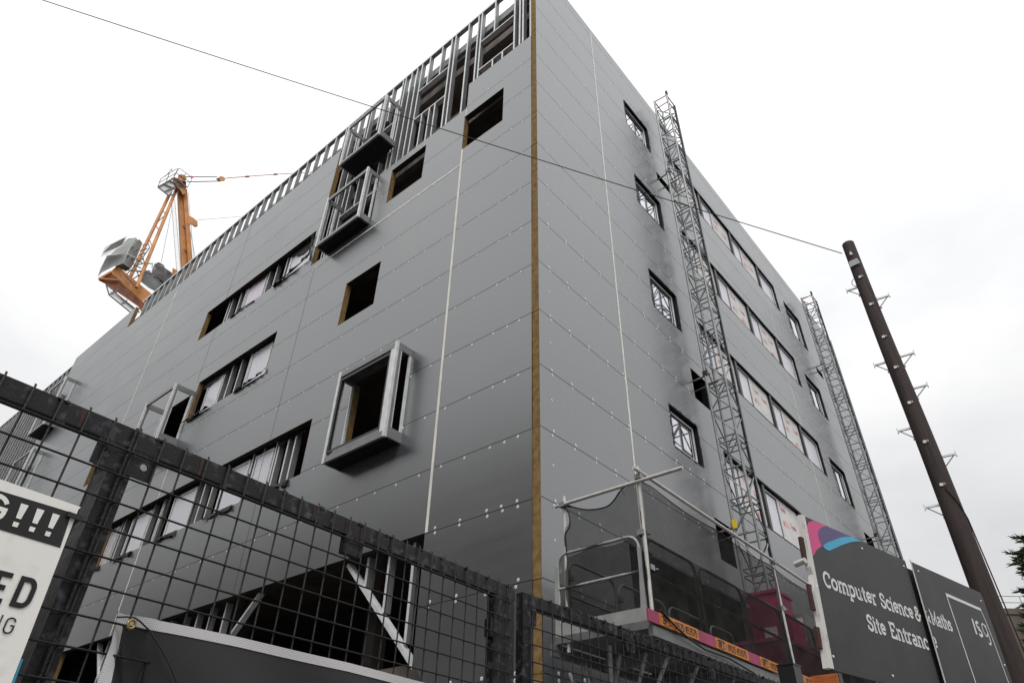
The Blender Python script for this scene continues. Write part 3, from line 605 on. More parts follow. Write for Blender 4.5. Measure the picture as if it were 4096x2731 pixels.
M2 = mast(19.43, 22.3, 'galvanised lattice mast farther along, near the far right edge of the building', ((18.6, 0), (10.95, 1)))

# ============================================================ mast-climbing work platform
WP = empty('work_platform', (4.5, -1.1, 3.6), 'netted aluminium work platform with orange phone number plates and a pink cabinet', 'work platform')
XE = 13.0
box('deck', (-0.26, -1.78, 3.62), (XE, -0.47, 3.68), GALVK, WP)
box('deck_beam', (-0.38, -1.86, 3.50), (XE, -1.80, 3.61), GALVK, WP); box('deck_beam', (-0.38, -0.47, 3.46), (XE, -0.41, 3.60), GALVK, WP)
box('end_toe_board', (-0.31, -1.76, 3.69), (-0.28, -0.45, 3.84), DECKB, WP); box('end_beam', (-0.32, -1.78, 3.60), (-0.285, -0.45, 3.688), GALVK, WP)
def loop_rail(A, Bp, z0, z1, zm, name='guard_frame', r=0.021):
    """a guard-rail frame with rounded upper corners from A to B (x, y)"""
    A = V((*A, 0)); Bp = V((*Bp, 0)); d = (Bp - A); Ln = d.length; d.normalize(); R_ = 0.16
    P = lambda s, z: A + d * s + V((0, 0, z))
    inn = 0.045
    pts = [P(0 + inn, z0), P(0.02, z0 + 0.4), P(0, z1 - R_)] + [P(R_ - R_ * math.cos(t), z1 - R_ + R_ * math.sin(t)) for t in [math.pi / 2 * k / 6 for k in range(1, 7)]]
    pts += [P(Ln - R_ + R_ * math.sin(t), z1 - R_ + R_ * math.cos(t)) for t in [math.pi / 2 * k / 6 for k in range(0, 7)]] + [P(Ln - 0.02, z0 + 0.4), P(Ln - inn, z0)]
    bb = MB(); bb.use(RAILG); bb.tube(pts, r, 8); o = bb.build(name, WP)
    q = MB(); q.use(RAILG); q.tube([P(0.01, zm), P(Ln - 0.01, zm)], r * 0.95, 8); q.build('mid_rail', o)
    q = MB(); q.use(GALVD); q.box(P(-0.03, zm + 0.2) - V((0.005, 0.03, 0)), P(0.07, zm + 0.26) + V((0.005, 0.0, 0))); q.build('bracket', o)
    return o
for x0, x1 in ((-0.22, 1.02), (1.11, 2.42), (2.52, 3.82), (3.92, 5.22), (7.6, 8.9), (9.0, 10.3)): loop_rail((x0, -1.79), (x1, -1.79), 3.70, 4.68, 4.235)
for x0, x1 in ((-0.05, 1.08), (1.16, 2.5), (2.6, 3.9), (4.0, 4.9)): loop_rail((x0, -0.50), (x1, -0.50), 3.70, 4.70, 4.24)
loop_rail((-0.275, -0.48), (-0.275, -1.72), 3.62, 4.71, 4.265)
for y in (-0.47, -1.73): bar('end_post', (-0.275, y, 3.60), (-0.275, y, 4.55), 0.05, 0.05, DECKB, WP)
# scaffold tubes that carry the net
tube('upright', [(-0.26, -0.61, 3.5), (-0.26, -0.61, 5.52)], 0.0245, SCAF, WP, 10); tube('upright', [(-0.27, -1.81, 3.72), (-0.27, -1.81, 5.60)], 0.0245, SCAF, WP, 10)
tube('upright', [(3.88, -1.83, 3.72), (3.88, -1.83, 5.50)], 0.0245, SCAF, WP, 10); tube('upright', [(8.2, -1.83, 3.72), (8.2, -1.83, 5.50)], 0.0245, SCAF, WP, 10)
tube('ledger', [(-0.46, -1.86, 5.50), (9.5, -1.86, 5.44)], 0.0245, SCAF, WP, 10); tube('ledger', [(-0.31, -0.50, 5.38), (-0.31, -2.46, 5.375)], 0.0245, SCAF, WP, 10)
for p in ((-0.29, -0.61, 5.38), (-0.29, -1.83, 5.44), (3.88, -1.85, 5.46), (-0.27, -1.78, 4.72), (-0.2, -1.80, 4.30), (3.9, -1.82, 4.72)):
    bb = MB(); bb.use(GALVD); bb.box((p[0] - .045, p[1] - .045, p[2] - .03), (p[0] + .045, p[1] + .045, p[2] + .035)); bb.tube([p, (p[0] + .14, p[1] - .03, p[2] + .015)], .012, 6); bb.build('coupler', WP)
# pink boards with orange number plates
FP = lambda y: (lambda u, v, d: V((u, y - 0.0, v)))
for x0, x1 in ((-0.50, -0.265), (0.665, 1.115), (2.08, 2.44)): box('pink_board', (x0, -1.885, 3.63), (x1, -1.866, 3.765), MAG, WP)
for i, (x0, x1) in enumerate(((-0.26, 0.66), (1.12, 2.07), (2.45, 3.38), (3.75, 4.7))):
    pl = box('number_plate', (x0, -1.89, 3.635), (x1, -1.868, 3.765), ORPL, WP)
    t = MB(); t.use(WBLK); F = lambda u, v, d: V((u, -1.893, v)); 
    t.ribbon(arc(x0 + 0.155, 3.70, 0.135, 0.05, 0, 360, 24), 0.007, F); text(t, 'BFT', SANS, x0 + 0.075, 3.665, 0.072, 0.014, F, 0, 1.2)
    text(t, '01525 853575', SANS, x0 + 0.335, 3.660, 0.080, 0.013, F, 0, 1.06); t.build('lettering', pl)
# drive cabinet round the mast and control box
box('drive_cabinet', (6.2, -0.97, 4.55), (6.93, -0.26, 5.72), MAG, WP); box('drive_cabinet', (5.0, -1.35, 3.70), (7.0, -0.5, 4.58), MAG, WP)
box('drive_cabinet', (6.62, -1.12, 4.60), (6.90, -0.98, 5.2), PINK, WP)
box('cabinet_rim', (6.16, -1.0, 5.68), (6.97, -0.23, 5.74), MAG, WP); box('cabinet_rim', (4.98, -1.37, 4.53), (7.02, -0.48, 4.59), PINK, WP)
box('cabinet_label', (6.16, -0.85, 4.75), (6.195, -0.6, 5.05), WSIGN, WP); box('cabinet_label', (5.15, -1.356, 3.95), (5.35, -1.352, 4.2), WSIGN, WP)
cb = box('control_box', (7.0, -1.15, 4.78), (7.6, -0.88, 5.42), BOXG, WP)
q = MB(); q.use(TYV); q.box((6.985, -1.10, 4.90), (6.998, -0.93, 5.34)); q.use(YEL); q.box((6.978, -1.05, 5.20), (6.984, -0.99, 5.23)); q.use(PURP); q.box((6.978, -1.07, 4.95), (6.984, -1.0, 5.05)); q.use(FRAMEB); q.box((6.96, -1.03, 5.10), (6.984, -1.0, 5.14)); q.build('control_panel', cb)
for x in (7.05, 7.5): tube('box_stand', [(x, -1.0, 3.68), (x, -1.0, 4.78)], 0.02, FRAMEB, WP, 6)
for k in range(5): tube('hanging_cable', [(7.2 + k * .07, -1.05 - .02 * k, 4.78), (7.25 + k * .06, -1.15, 4.3), (7.15 + k * .1, -1.1, 3.7)], 0.012, CABLE, WP, 6)
# trussed supports under the deck
for a, c in (((0.3, -0.45, 3.5), (0.3, -0.60, 2.9)), ((0.35, -0.95, 3.55), (0.35, -0.70, 2.6)), ((0.3, -0.2, 3.4), (0.3, -0.75, 2.3)), ((0.3, -1.35, 3.5), (0.3, -0.85, 2.3)), ((0.3, -1.65, 3.45), (0.3, -0.95, 2.3)), ((2.2, -1.6, 3.5), (2.2, -0.8, 2.6)), ((4.2, -1.6, 3.5), (4.2, -0.8, 2.6)), ((0.9, -1.75, 3.48), (1.5, -0.7, 2.5)), ((0.9, -0.5, 3.48), (1.4, -0.75, 2.5)), ((1.5, -1.3, 3.48), (1.9, -0.8, 2.5)), ((2.8, -1.7, 3.48), (3.3, -0.8, 2.6)), ((-0.1, -1.1, 3.55), (0.3, -0.8, 2.4))): tube('support_strut', [a, c], 0.025, RAILG, WP, 8)
for x in (0.7, 2.2, 3.7, 5.2): box('deck_outrigger', (x, -1.8, 3.46), (x + 0.08, -0.42, 3.60), GALVD, WP)
tube('trailing_hose', [(-0.24, -1.90, 3.80), (0.1, -1.91, 3.66), (0.3, -1.92, 3.60), (0.75, -1.9, 3.55), (1.4, -1.9, 3.56), (2.1, -1.9, 3.50), (2.4, -1.92, 3.42), (3.2, -1.92, 3.40)], 0.012, CABLE, WP, 6)

# ============================================================ debris net
DN = MB(); DN.use(NET)
def smooth_line(A, k=4):
    out = []
    for i in range(len(A) - 1):
        p0, p1, p2, p3 = A[max(i - 1, 0)], A[i], A[i + 1], A[min(i + 2, len(A) - 1)]
        for j in range(k):
            t = j / k; out.append(tuple(0.5 * (2 * p1[c] + (p2[c] - p0[c]) * t + (2 * p0[c] - 5 * p1[c] + 4 * p2[c] - p3[c]) * t * t + (3 * p1[c] - p0[c] - 3 * p2[c] + p3[c]) * t ** 3) for c in range(2)))
    return out + [A[-1]]
def sag(u, A):     # piecewise-linear
    for i in range(len(A) - 1):
        if A[i][0] <= u <= A[i + 1][0]: return A[i][1] + (A[i + 1][1] - A[i][1]) * (u - A[i][0]) / (A[i + 1][0] - A[i][0])
    return A[-1][1] if u > A[-1][0] else A[0][1]
TOP = [(0.61, 5.37), (0.706, 5.345), (0.842, 5.275), (1.04, 5.20), (1.285, 5.17), (1.42, 5.22), (1.57, 5.35), (1.80, 5.40)]
TOP = smooth_line(TOP)
n = 24; rows = 22; vs = []
for i in range(n + 1):
    y = 0.61 + (1.81 - 0.61) * i / n
    for j in range(rows + 1):
        zt = sag(y, TOP); z = 3.70 + (zt - 3.70) * j / rows
        ins = 0.0
        if i < 5 and 4.96 < z < 5.34: ins = 0.10 * math.sin(math.pi * (z - 4.96) / 0.38) * (1 - i / 5)
        vs.append(V((-0.285 + 0.012 * math.sin(z * 9 + y * 6), -(y + ins), z)))
DN.add(vs, [(i * (rows + 1) + j, (i + 1) * (rows + 1) + j, (i + 1) * (rows + 1) + j + 1, i * (rows + 1) + j + 1) for i in range(n) for j in range(rows)], smooth=True)
n = 90; rows = 20; vs = []; X1 = 9.4
for i in range(n + 1):
    x = -0.27 + (X1 + 0.27) * i / n
    for j in range(rows + 1):
        zt = 5.40 - 0.05 * abs(math.sin(x * 1.7)) - 0.01 * x; z = 3.74 + (zt - 3.74) * j / rows
        vs.append(V((x, -1.845 + 0.018 * math.sin(x * 3 + z * 2) * math.sin((z - 3.7) * 2.2), z)))
DN.add(vs, [(i * (rows + 1) + j, (i + 1) * (rows + 1) + j, (i + 1) * (rows + 1) + j + 1, i * (rows + 1) + j + 1) for i in range(n) for j in range(rows)], smooth=True)
vs = []                         # the lower width of netting is a second layer
for i in range(n + 1):
    x = -0.27 + (X1 + 0.27) * i / n
    for j in range(9):
        zt = 4.69 - 0.025 * abs(math.sin(x * 2.3)); z = 3.72 + (zt - 3.72) * j / 8; vs.append(V((x, -1.822 + 0.014 * math.sin(x * 5 + z * 3), z)))
DN.add(vs, [(i * 9 + j, (i + 1) * 9 + j, (i + 1) * 9 + j + 1, i * 9 + j + 1) for i in range(n) for j in range(8)], smooth=True)
vs = []
for i in range(13):
    y = 0.50 + 1.30 * i / 12
    for j in range(9): zt = 4.68 - .02 * math.sin(i); z = 3.72 + (zt - 3.72) * j / 8; vs.append(V((-0.262, -y, z)))
DN.add(vs, [(i * 9 + j, (i + 1) * 9 + j, (i + 1) * 9 + j + 1, i * 9 + j + 1) for i in range(12) for j in range(8)], smooth=True)
NETO = DN.build('debris_net'); tag(NETO, 'dark see-through debris net tied round the work platform, sagging at its left end', 'net')
b = MB(); b.use(CABLE); b.tube([(-0.29, -y, z + 0.004) for y, z in TOP], 0.010, 6)
b.tube([(-0.29, -0.63, 5.34), (-0.29, -0.70, 5.25), (-0.29, -0.72, 5.14), (-0.29, -0.71, 5.05), (-0.29, -0.63, 4.96), (-0.29, -0.645, 4.7)], 0.010, 6)
b.tube([(-0.27 + (X1 + .27) * i / n, -1.85, 5.40 - 0.05 * abs(math.sin((-0.27 + (X1 + .27) * i / n) * 1.7)) - 0.01 * (-0.27 + (X1 + .27) * i / n)) for i in range(n + 1)], 0.007, 6)
b.build('hem_cord', NETO)
b = MB(); b.use(CABLE)
for (y, z, a) in ((0.63, 4.95, 0.1), (0.75, 4.70, -.15), (0.9, 4.72, -.2), (1.1, 4.74, -.22), (1.2, 4.75, -.18), (1.5, 4.77, -.2), (1.56, 5.38, -.14), (0.68, 5.36, -.12)): b.tube([(-0.30, -y, z), (-0.32, -y - .03, z + a * .6), (-0.33, -y - .06, z + a)], 0.004, 5)
b.build('tie_tail', NETO)

# ============================================================ mesh fence (built in its own frame, 1.2 : 1)
K = 1.2
def frame(O, U, Nn):
    O = V(O); U = V(U); Nn = V(Nn)
    def f(p):   # p = (along, towards the street, height)
        q = O + U * p[0] - Nn * p[1] + V((0, 0, p[2])); return CAM + (q - CAM) * K
    return f
F1 = frame((-7.24, -4.179, 0), (0.99879, 0.04912, 0), (-0.04912, 0.99879, 0))
F2 = frame((-5.34, -4.084, 0), (0.99938, -0.03509, 0), (0.03509, 0.99938, 0))
GZ = 0.372   # ground (pavement top) in fence-frame height
def plate_hole(bb, s0, s1, z0, z1, hs, hz, r, y0, y1):
    n = 8; outer = [(s1, hz), (s1, z1), (hs, z1), (s0, z1), (s0, hz), (s0, z0), (hs, z0), (s1, z0)]
    inner = [(hs + r * math.cos(2 * math.pi * i / n), hz + r * math.sin(2 * math.pi * i / n)) for i in range(n)]
    for d in (y0, y1): bb.add([(u, d, v) for u, v in outer] + [(u, d, v) for u, v in inner], [(i, (i + 1) % n, (i + 1) % n + n, i + n) for i in range(n)])
    for ring in (outer, inner): bb.add([(u, y0, v) for u, v in ring] + [(u, y1, v) for u, v in ring], [(i, (i + 1) % n, (i + 1) % n + n, i + n) for i in range(n)])
def wires(T, F, s0, s1, name='wire_mesh', skip=(), top=2.4):
    bb = MB(F); bb.use(FWIRE); r = 0.0024; rr = random.Random(5)
    s = s0
    while s < s1:
        j = rr.uniform(-.0012, .0012)
        bb.tube([(s + j, 0.007, GZ + 0.05), (s + j + rr.uniform(-.001, .001), 0.007, 1.4), (s + j, 0.007, top + 0.003), (s + j, 0.0025, top + 0.006)], r, 6); s += 0.0615
    z = top - 0.064
    while z > GZ + 0.05:
        bb.tube([(s0 - 0.05, 0.0118, z), ((s0 + s1) / 2, 0.0118, z + rr.uniform(-.001, .001)), (s1, 0.0118, z)], r, 6); z -= 0.0608
    return bb.build(name, T)
def rust(T, F, L):
    bb = MB(F); bb.use(RUST); rr = random.Random(8)
    for s in L:
        bb.prism([(s - .003, 2.352), (s + .004, 2.352), (s + .005, 2.399), (s - .005, 2.399)], lambda u, v, d: V((u, d, v)), 0.0012, 0.0004)
    return bb.build('rust_stain', T)
P1 = empty('mesh_fence_panel', F1((0.9, 0, GZ)), 'nearest worn black steel mesh fence panel, its top rail running across the lower left', 'fence panel', 'black mesh fence panels in the foreground')
b = MB(F1); b.use(FBLK); b.box((-1.25, -0.034, 2.352), (1.835, 0, 2.4)); b.build('top_rail', P1)
rr = random.Random(2); b = MB(F1); b.use(FBLK)       # drips and weld lumps along the rail
for s in (0.135, 0.36, 0.565, 0.74, 0.88, 1.03, 1.155, 1.31, 1.4, 1.55, 1.68, 1.79):
    for k in range(5):
        q = s + rr.uniform(-.012, .014); h = rr.uniform(.004, .009); zc = 2.397 if k % 2 else 2.346
        b.prism([(q - .005, zc), (q, zc - h * .6), (q + .006, zc - h * .3), (q + .005, zc + h * .5), (q - .003, zc + h * .6)], lambda u, v, d: V((u, d, v)), 0.004, -0.006)
b.build('weld_lumps', P1)['kind'] = 'stuff'
for s0, s1, dp in ((0.279, 0.331, 0.072), (1.712, 1.832, 0.036)):
    b = MB(F1); b.use(FBLK); b.box((s0, -dp, GZ), (s1, -0.001, 2.351)); b.build('post', P1)
b = MB(F1); b.use(WSTEEL); b.box((0.2772, -0.074, GZ), (0.2788, -0.003, 2.286)); b.build('post_flange', P1)
b = MB(F1); b.use(FWIRE); b.tube([(0.303, 0.0085, GZ), (0.304, 0.0085, 1.4), (0.303, 0.0085, 2.4)], 0.0036, 8); b.build('post_rod', P1)
for s0, s1, hs in ((0.234, 0.292, 0.259), (0.316, 0.379, 0.353)):
    b = MB(F1); b.use(FBLK); plate_hole(b, s0, s1, 2.287, 2.3505, hs, 2.319, 0.0095, 0.0005, -0.004); b.build('lug_plate', P1)
b = MB(F1); b.use(FBLK); b.box((0.985, -0.02, 2.296), (1.055, 0.0005, 2.351)); b.build('lug_plate', P1)
b = MB(F1); b.use(FBLK); b.box((1.694, -0.03, 2.200), (1.7115, -0.002, 2.262)); b.build('lug_plate', P1)
wires(P1, F1, -0.117 - 0.0615 * 18, 1.80); rust(P1, F1, (0.183, 0.488, 0.858, 0.984, 1.046, 1.174, 1.5))
P2 = empty('mesh_fence_panel', F2((1.2, 0, GZ)), 'black mesh fence panel in front of the work platform, running to the capped black post', 'fence panel', 'black mesh fence panels in the foreground')
b = MB(F2); b.use(FBLK); b.box((0.0, -0.034, 2.356), (2.26, 0, 2.4)); b.build('top_rail', P2)
b = MB(F2); b.use(RUST); b.box((0.06, -0.033, 2.3545), (2.2, -0.002, 2.3557)); b.build('rust_stain', P2)
b = MB(F2); b.use(FBLK); b.box((-0.012, -0.036, GZ), (0.036, -0.001, 2.402)); b.build('post', P2)
for s0, s1, z0 in ((0.037, 0.066, 2.289), (0.68, 0.75, 2.304), (1.42, 1.49, 2.30)):
    b = MB(F2); b.use(FBLK); b.box((s0, -0.02, z0), (s1, 0.0005, 2.354)); b.build('lug_plate', P2)
rr = random.Random(12); b = MB(F2); b.use(FBLK)
for s in [0.1 * k + 0.15 for k in range(20)]:
    q = s + rr.uniform(-.02, .02); b.prism([(q - .01, 2.398), (q, 2.390), (q + .011, 2.397), (q + .006, 2.404), (q - .006, 2.403)], lambda u, v, d: V((u, d, v)), 0.004, -0.006)
    b.prism([(q + .02, 2.399), (q + .022, 2.36), (q + .026, 2.36), (q + .025, 2.399)], lambda u, v, d: V((u, d, v)), 0.0012, 0.0002)
b.build('weld_lumps', P2)['kind'] = 'stuff'
wires(P2, F2, 0.033, 2.26)
b = MB(F2); b.use(BLACKP); b.box((2.54, -0.105, GZ), (2.65, 0.0, 2.545)); b.box((2.536, -0.109, 2.5455), (2.654, 0.004, 2.553)); tag(b.build('capped_post'), 'thick square black post with a flat cap between the mesh fence and the charcoal sign', 'post')
tb = MB(F2); tb.use(ORTIM); tb.box((3.279, -0.187, GZ), (3.30, 0.0, 2.604)); OT = tb.build('plywood_board'); tag(OT, 'orange stained plywood board standing below the charcoal entrance sign', 'board')
b = MB(F2); b.use(FRAMEB); b.box((3.302, -0.05, GZ), (3.37, 0.004, 2.63)); b.build('edge_frame', OT)
# -------- white warning sign tied to the left of the fence
WS = MB(F1); WS.use(WSIGN)
WS.prism([(-0.62, 2.23), (0.075, 2.175), (0.244, 2.172), (0.241, 2.165), (0.25, 1.84), (0.27, 1.40), (-0.6, 1.40)], lambda u, v, d: V((u, d, v)), 0.034, 0.024)
WSO = WS.build('warning_sign'); tag(WSO, 'white sign with a black band of exclamation marks, tied to the mesh at far left', 'sign')
fw = lambda u, v, d: V((u, 0.0352, v)); fw2 = lambda u, v, d: V((u, 0.0362, v))
b = MB(F1); b.use(WBLK); b.prism([(-0.58, 2.20), (0.083, 2.153), (0.231, 2.155), (0.2365, 2.081), (0.123, 2.083), (-0.58, 2.105)], lambda u, v, d: V((u, d, v)), 0.0352, 0.0342); b.build('black_band', WSO)
b = MB(F1); b.use(WSIGN)
def excl(u, z0, z1, w, k):
    b.poly([fw2(u - w * .62, z1, 0), fw2(u + w * .62, z1, 0), fw2(u + w * .42, z0 + (z1 - z0) * .36, 0), fw2(u - w * .42, z0 + (z1 - z0) * .36, 0)])
    b.poly([fw2(u - w * .46, z0 + (z1 - z0) * .20, 0), fw2(u + w * .46, z0 + (z1 - z0) * .20, 0), fw2(u + w * .42, z0, 0), fw2(u - w * .42, z0, 0)])
for u in (0.142, 0.173, 0.204): excl(u, 2.095, 2.142, 0.0115, 0)
G = arc(0.093, 2.126, 0.0205, 0.017, 20, 180, 8) + arc(0.093, 2.113, 0.0205, 0.0165, 180, 360, 8) + [(0.1135, 2.120), (0.096, 2.120)]
b.ribbon(G, 0.0085, fw2); b.build('lettering', WSO)
b = MB(F1); b.use(WBLK)
def D(u, z0, h, w, sw):
    b.ribbon([(u, z0), (u, z0 + h)] + arc(u + w - w * .45, z0 + h * .68, w * .45, h * .32, 90, 0, 6) + arc(u + w - w * .45, z0 + h * .32, w * .45, h * .32, 0, -90, 6), sw, fw2, closed=True)
def Eg(u, z0, h, w, sw): b.ribbon([(u + w, z0 + h), (u, z0 + h), (u, z0), (u + w, z0)], sw, fw2); b.ribbon([(u, z0 + h / 2), (u + w * .8, z0 + h / 2)], sw, fw2)
D(0.196, 1.959, 0.048, 0.025, 0.0095); Eg(0.155, 1.959, 0.048, 0.022, 0.0095)
b.ribbon([(0.112, 2.0035), (0.143, 2.0035)], 0.0095, fw2); b.ribbon([(0.1275, 2.0035), (0.1275, 1.9545)], 0.0095, fw2)
# thin condensed ING
b.ribbon([(0.1655, 1.908), (0.1655, 1.935)], 0.003, fw2); b.ribbon([(0.175, 1.907), (0.175, 1.936), (0.189, 1.908), (0.189, 1.937)], 0.003, fw2)
b.ribbon(arc(0.207, 1.928, 0.0075, 0.007, 10, 180, 6) + arc(0.207, 1.915, 0.0075, 0.007, 180, 360, 6) + [(0.2145, 1.922), (0.208, 1.922)], 0.003, fw2); b.build('lettering', WSO)
b = MB(F1); b.use(BLACKP); b.bar((0.222, 0.040, 2.148), (0.255, 0.040, 2.147), 0.006, 0.010); b.tube([(0.25, 0.040, 2.147), (0.254, 0.0, 2.146)], 0.004, 6); b.build('cable_tie', WSO)
b = MB(F1); b.use(BLUE); b.prism([(0.262, 1.60), (0.268, 1.60), (0.2575, 1.873), (0.254, 1.873)], lambda u, v, d: V((u, d, v)), 0.0225, 0.021); b.build('blue_edge', WSO)
# -------- banner
def grid_patch(mb, F, fn, nu, nv, uvf):
    vs = [fn(i / nu, j / nv) for i in range(nu + 1) for j in range(nv + 1)]
    mb.add(vs, [(i * (nv + 1) + j, (i + 1) * (nv + 1) + j, (i + 1) * (nv + 1) + j + 1, i * (nv + 1) + j + 1) for i in range(nu) for j in range(nv)], smooth=True)
BT = [(0.412, 2.000), (0.45, 1.9985), (0.49, 1.993), (0.575, 1.996), (0.71, 1.9985), (0.89, 1.999), (1.05, 2.0005), (1.215, 1.998), (1.37, 1.996), (1.9, 1.99)]
def bfn(u, v):
    s = 0.410 + (1.75 - 0.410) * u; zt = sag(s, BT); z = zt - (zt - 1.30) * v
    s2 = s - 0.004 * math.sin(v * 4) * (1 - u)
    f = max(0, 1 - abs((s - 0.43) - (zt - z) * 0.42) / 0.05) * max(0, 1 - v * 1.2)
    return V((s2, 0.022 + 0.006 * math.sin(s * 14 + z * 9) * min(1, v * 6) - 0.045 * f, z))
def add_uv(o, F=None, sc=1.0):
    me = o.data; uv = me.uv_layers.new(name='UVMap')
    for l in me.loops:
        p = me.vertices[l.vertex_index].co; uv.data[l.index].uv = (p.x * sc, p.z * sc)
BN = MB(F1); BN.use(BANN2); grid_patch(BN, F1, bfn, 110, 60, None); BNO = BN.build('site_banner'); add_uv(BNO); tag(BNO, 'black mesh banner with a white hem and brass eyelet, tied across the bottom left', 'banner')
b = MB(F1); b.use(BORD)
tops = [0.410 + (1.75 - 0.410) * i / 110 for i in range(111)]
def hem(u0, u1, v0, v1, nu, nv):
    vs = [bfn(u0 + (u1 - u0) * i / nu, v0 + (v1 - v0) * j / nv) + V((0, 0.002, 0)) for i in range(nu + 1) for j in range(nv + 1)]
    b.add(vs, [(i * (nv + 1) + j, (i + 1) * (nv + 1) + j, (i + 1) * (nv + 1) + j + 1, i * (nv + 1) + j + 1) for i in range(nu) for j in range(nv)], smooth=True)
hem(0, 1, 0, 0.0315, 110, 2); hem(0, 0.0215, 0.0315, 1, 2, 60); add_uv(b.build('white_hem', BNO))
b = MB(F1); b.use(BRASS); b.tube([(0.4335 + 0.0085 * math.cos(t), 0.0275, 1.9725 + 0.0085 * math.sin(t)) for t in [2 * math.pi * k / 20 for k in range(21)]], 0.0026, 8, caps=False); b.build('eyelet', BNO)
b = MB(F1); b.use(CABLE); b.tube([(0.405, 0.012, 1.983), (0.418, 0.03, 1.984), (0.432, 0.034, 1.985), (0.447, 0.032, 1.981), (0.475, 0.034, 1.966), (0.51, 0.034, 1.938), (0.545, 0.034, 1.905), (0.60, 0.036, 1.84), (0.66, 0.036, 1.76)], 0.0019, 6)
tag(b.build('tie_rope'), 'thin black cord from the brass eyelet trailing down over the black banner', 'rope')

# ============================================================ entrance sign boards
SU = V((0.980216, -0.197928, 0)); SN = V((0.197928, 0.980216, 0)); SO = V((-3.385, -4.618, 0))
def sp(u, z, d):      # d towards the viewer
    return SO + SU * (u + 0.115 * (z - 3.22)) - SN * d + V((0, 0, z))
def panel(name, u0, u1, z0, d, label, mitre=0.0):
    b = MB(); b.use(SIGN); pts = [(u0, z0), (u1, z0), (u1, 3.222 - mitre * .05), (u1 - mitre * .02, 3.224), (u0, 3.222)]
    if not mitre: pts = [(u0, z0), (u1, z0), (u1, 3.224), (u0, 3.222)]
    b.prism(pts, sp, d, d - (0.006 if mitre else 0.018)); o = b.build(name); tag(o, label, 'sign board', 'entrance sign boards'); return o
S1 = panel('entrance_sign', 0.03, 1.25, 2.36, 0.0, 'charcoal sign board with a pink, purple and blue swirl and Computer Science lettering')
S2 = panel('entrance_sign', 1.292, 2.39, 2.0, 0.02, 'charcoal sign board with a white outlined box around three white letters', 1)
b = MB(); b.use(SEDGE); b.prism([(-0.018, 2.365), (0.032, 2.365), (0.032, 2.7), (0.032, 3.222), (-0.004, 3.222), (0.0, 3.0), (-0.010, 2.9), (0.004, 2.86), (-0.016, 2.76), (-0.006, 2.6)], sp, 0.004, -0.03); b.build('worn_edge', S1)
b = MB(); b.use(SEDGE); b.prism([(1.2865, 2.0), (1.2915, 2.0), (1.2915, 3.232), (1.2875, 3.238)], sp, 0.021, 0.0145); b.build('worn_edge', S2)
b = MB(); b.use(SIGN); b.prism([(1.20, 2.0), (1.50, 2.0), (1.50, 3.19), (1.20, 3.19)], sp, -0.021, -0.040); b.build('backing_strip', S2)
def fs(dd): return lambda u, v, d: sp(u, v, dd)
# swirl: pink field, purple leaf, blue band
def flat(parent, name, m, pts, dd):
    q = MB(); q.use(m); q.poly([sp(u, z, dd) for u, z in pts]); return q.build(name, parent)
sh = lambda L: [(u - 0.115 * (z - 3.22), z) for u, z in L]
flat(S1, 'pink_swirl', PINK, [(0.033, 2.975), (0.033, 3.155)] + sh([(0.06, 3.19), (0.128, 3.219), (0.267, 3.2195), (0.30, 3.2), (0.30, 3.10), (0.155, 3.068), (0.11, 3.045), (0.064, 3.018), (0.03, 2.985)]), 0.0015)
flat(S1, 'purple_leaf', PURP, sh([(0.267, 3.2205), (0.20, 3.193), (0.167, 3.172), (0.145, 3.15), (0.138, 3.13), (0.138, 3.10), (0.145, 3.08), (0.155, 3.068), (0.22, 3.104), (0.298, 3.136), (0.36, 3.163), (0.424, 3.187), (0.49, 3.208), (0.548, 3.2225)]), 0.0028)
flat(S1, 'blue_band', BLUE, sh([(0.155, 3.068), (0.172, 3.057), (0.19, 3.052), (0.224, 3.055), (0.304, 3.089), (0.38, 3.123), (0.451, 3.152), (0.52, 3.178), (0.597, 3.202), (0.68, 3.2225), (0.565, 3.2225), (0.49, 3.208), (0.424, 3.187), (0.36, 3.163), (0.298, 3.136), (0.22, 3.104)]), 0.0022)
b = MB(); b.use(LETT)
LINE = 'Computer Science & Maths'
def wid(s, f, tr=0): return sum(f[c][0] + tr for c in s)
h = 0.092; sx = (0.69 - 0.105) / (wid('Computer', SLAB) * h)
e = text(b, 'Computer', SLAB, 0.105, 2.812, h, 0.0165, fs(0.0015), 0, sx)
sx2 = (1.145 - 0.735) / (wid('Science', SLAB) * h); text(b, 'Science', SLAB, 0.735, 2.812, h, 0.0165, fs(0.0015), 0, sx2)
text(b, '&', SLAB, 1.165, 2.812, h, 0.0165, fs(0.0015), 0, sx, clip=(0, 1.246))
sx3 = (0.715 - 0.505) / (wid('Site', SLAB) * h); text(b, 'Site', SLAB, 0.505, 2.640, h, 0.0165, fs(0.0015), 0, sx3)
sx4 = (1.243 - 0.765) / (wid('Entranc', SLAB) * h); xe = text(b, 'Entranc', SLAB, 0.765, 2.640, h, 0.0165, fs(0.0015), 0, sx4, clip=(0, 1.246))
b.build('lettering', S1)
b = MB(); b.use(LETT)
text(b, '&', SLAB, 1.243, 2.812, h, 0.0165, fs(0.0215), 0, sx, clip=(1.297, 1.334))
sx5 = (1.638 - 1.342) / (wid('Maths', SLAB) * h); text(b, 'Maths', SLAB, 1.342, 2.814, h, 0.0165, fs(0.0215), 0, sx5)
text(b, 'e', SLAB, 1.276, 2.658, h, 0.0165, fs(0.0215), 0, 0.9, clip=(1.297, 2)); b.build('lettering', S2)
b = MB(); b.use(LETT); FF = fs(0.0215)
b.poly([FF(1.702, 3.090, 0), FF(1.722, 3.066, 0), FF(2.256, 3.064, 0), FF(2.264, 3.085, 0)])
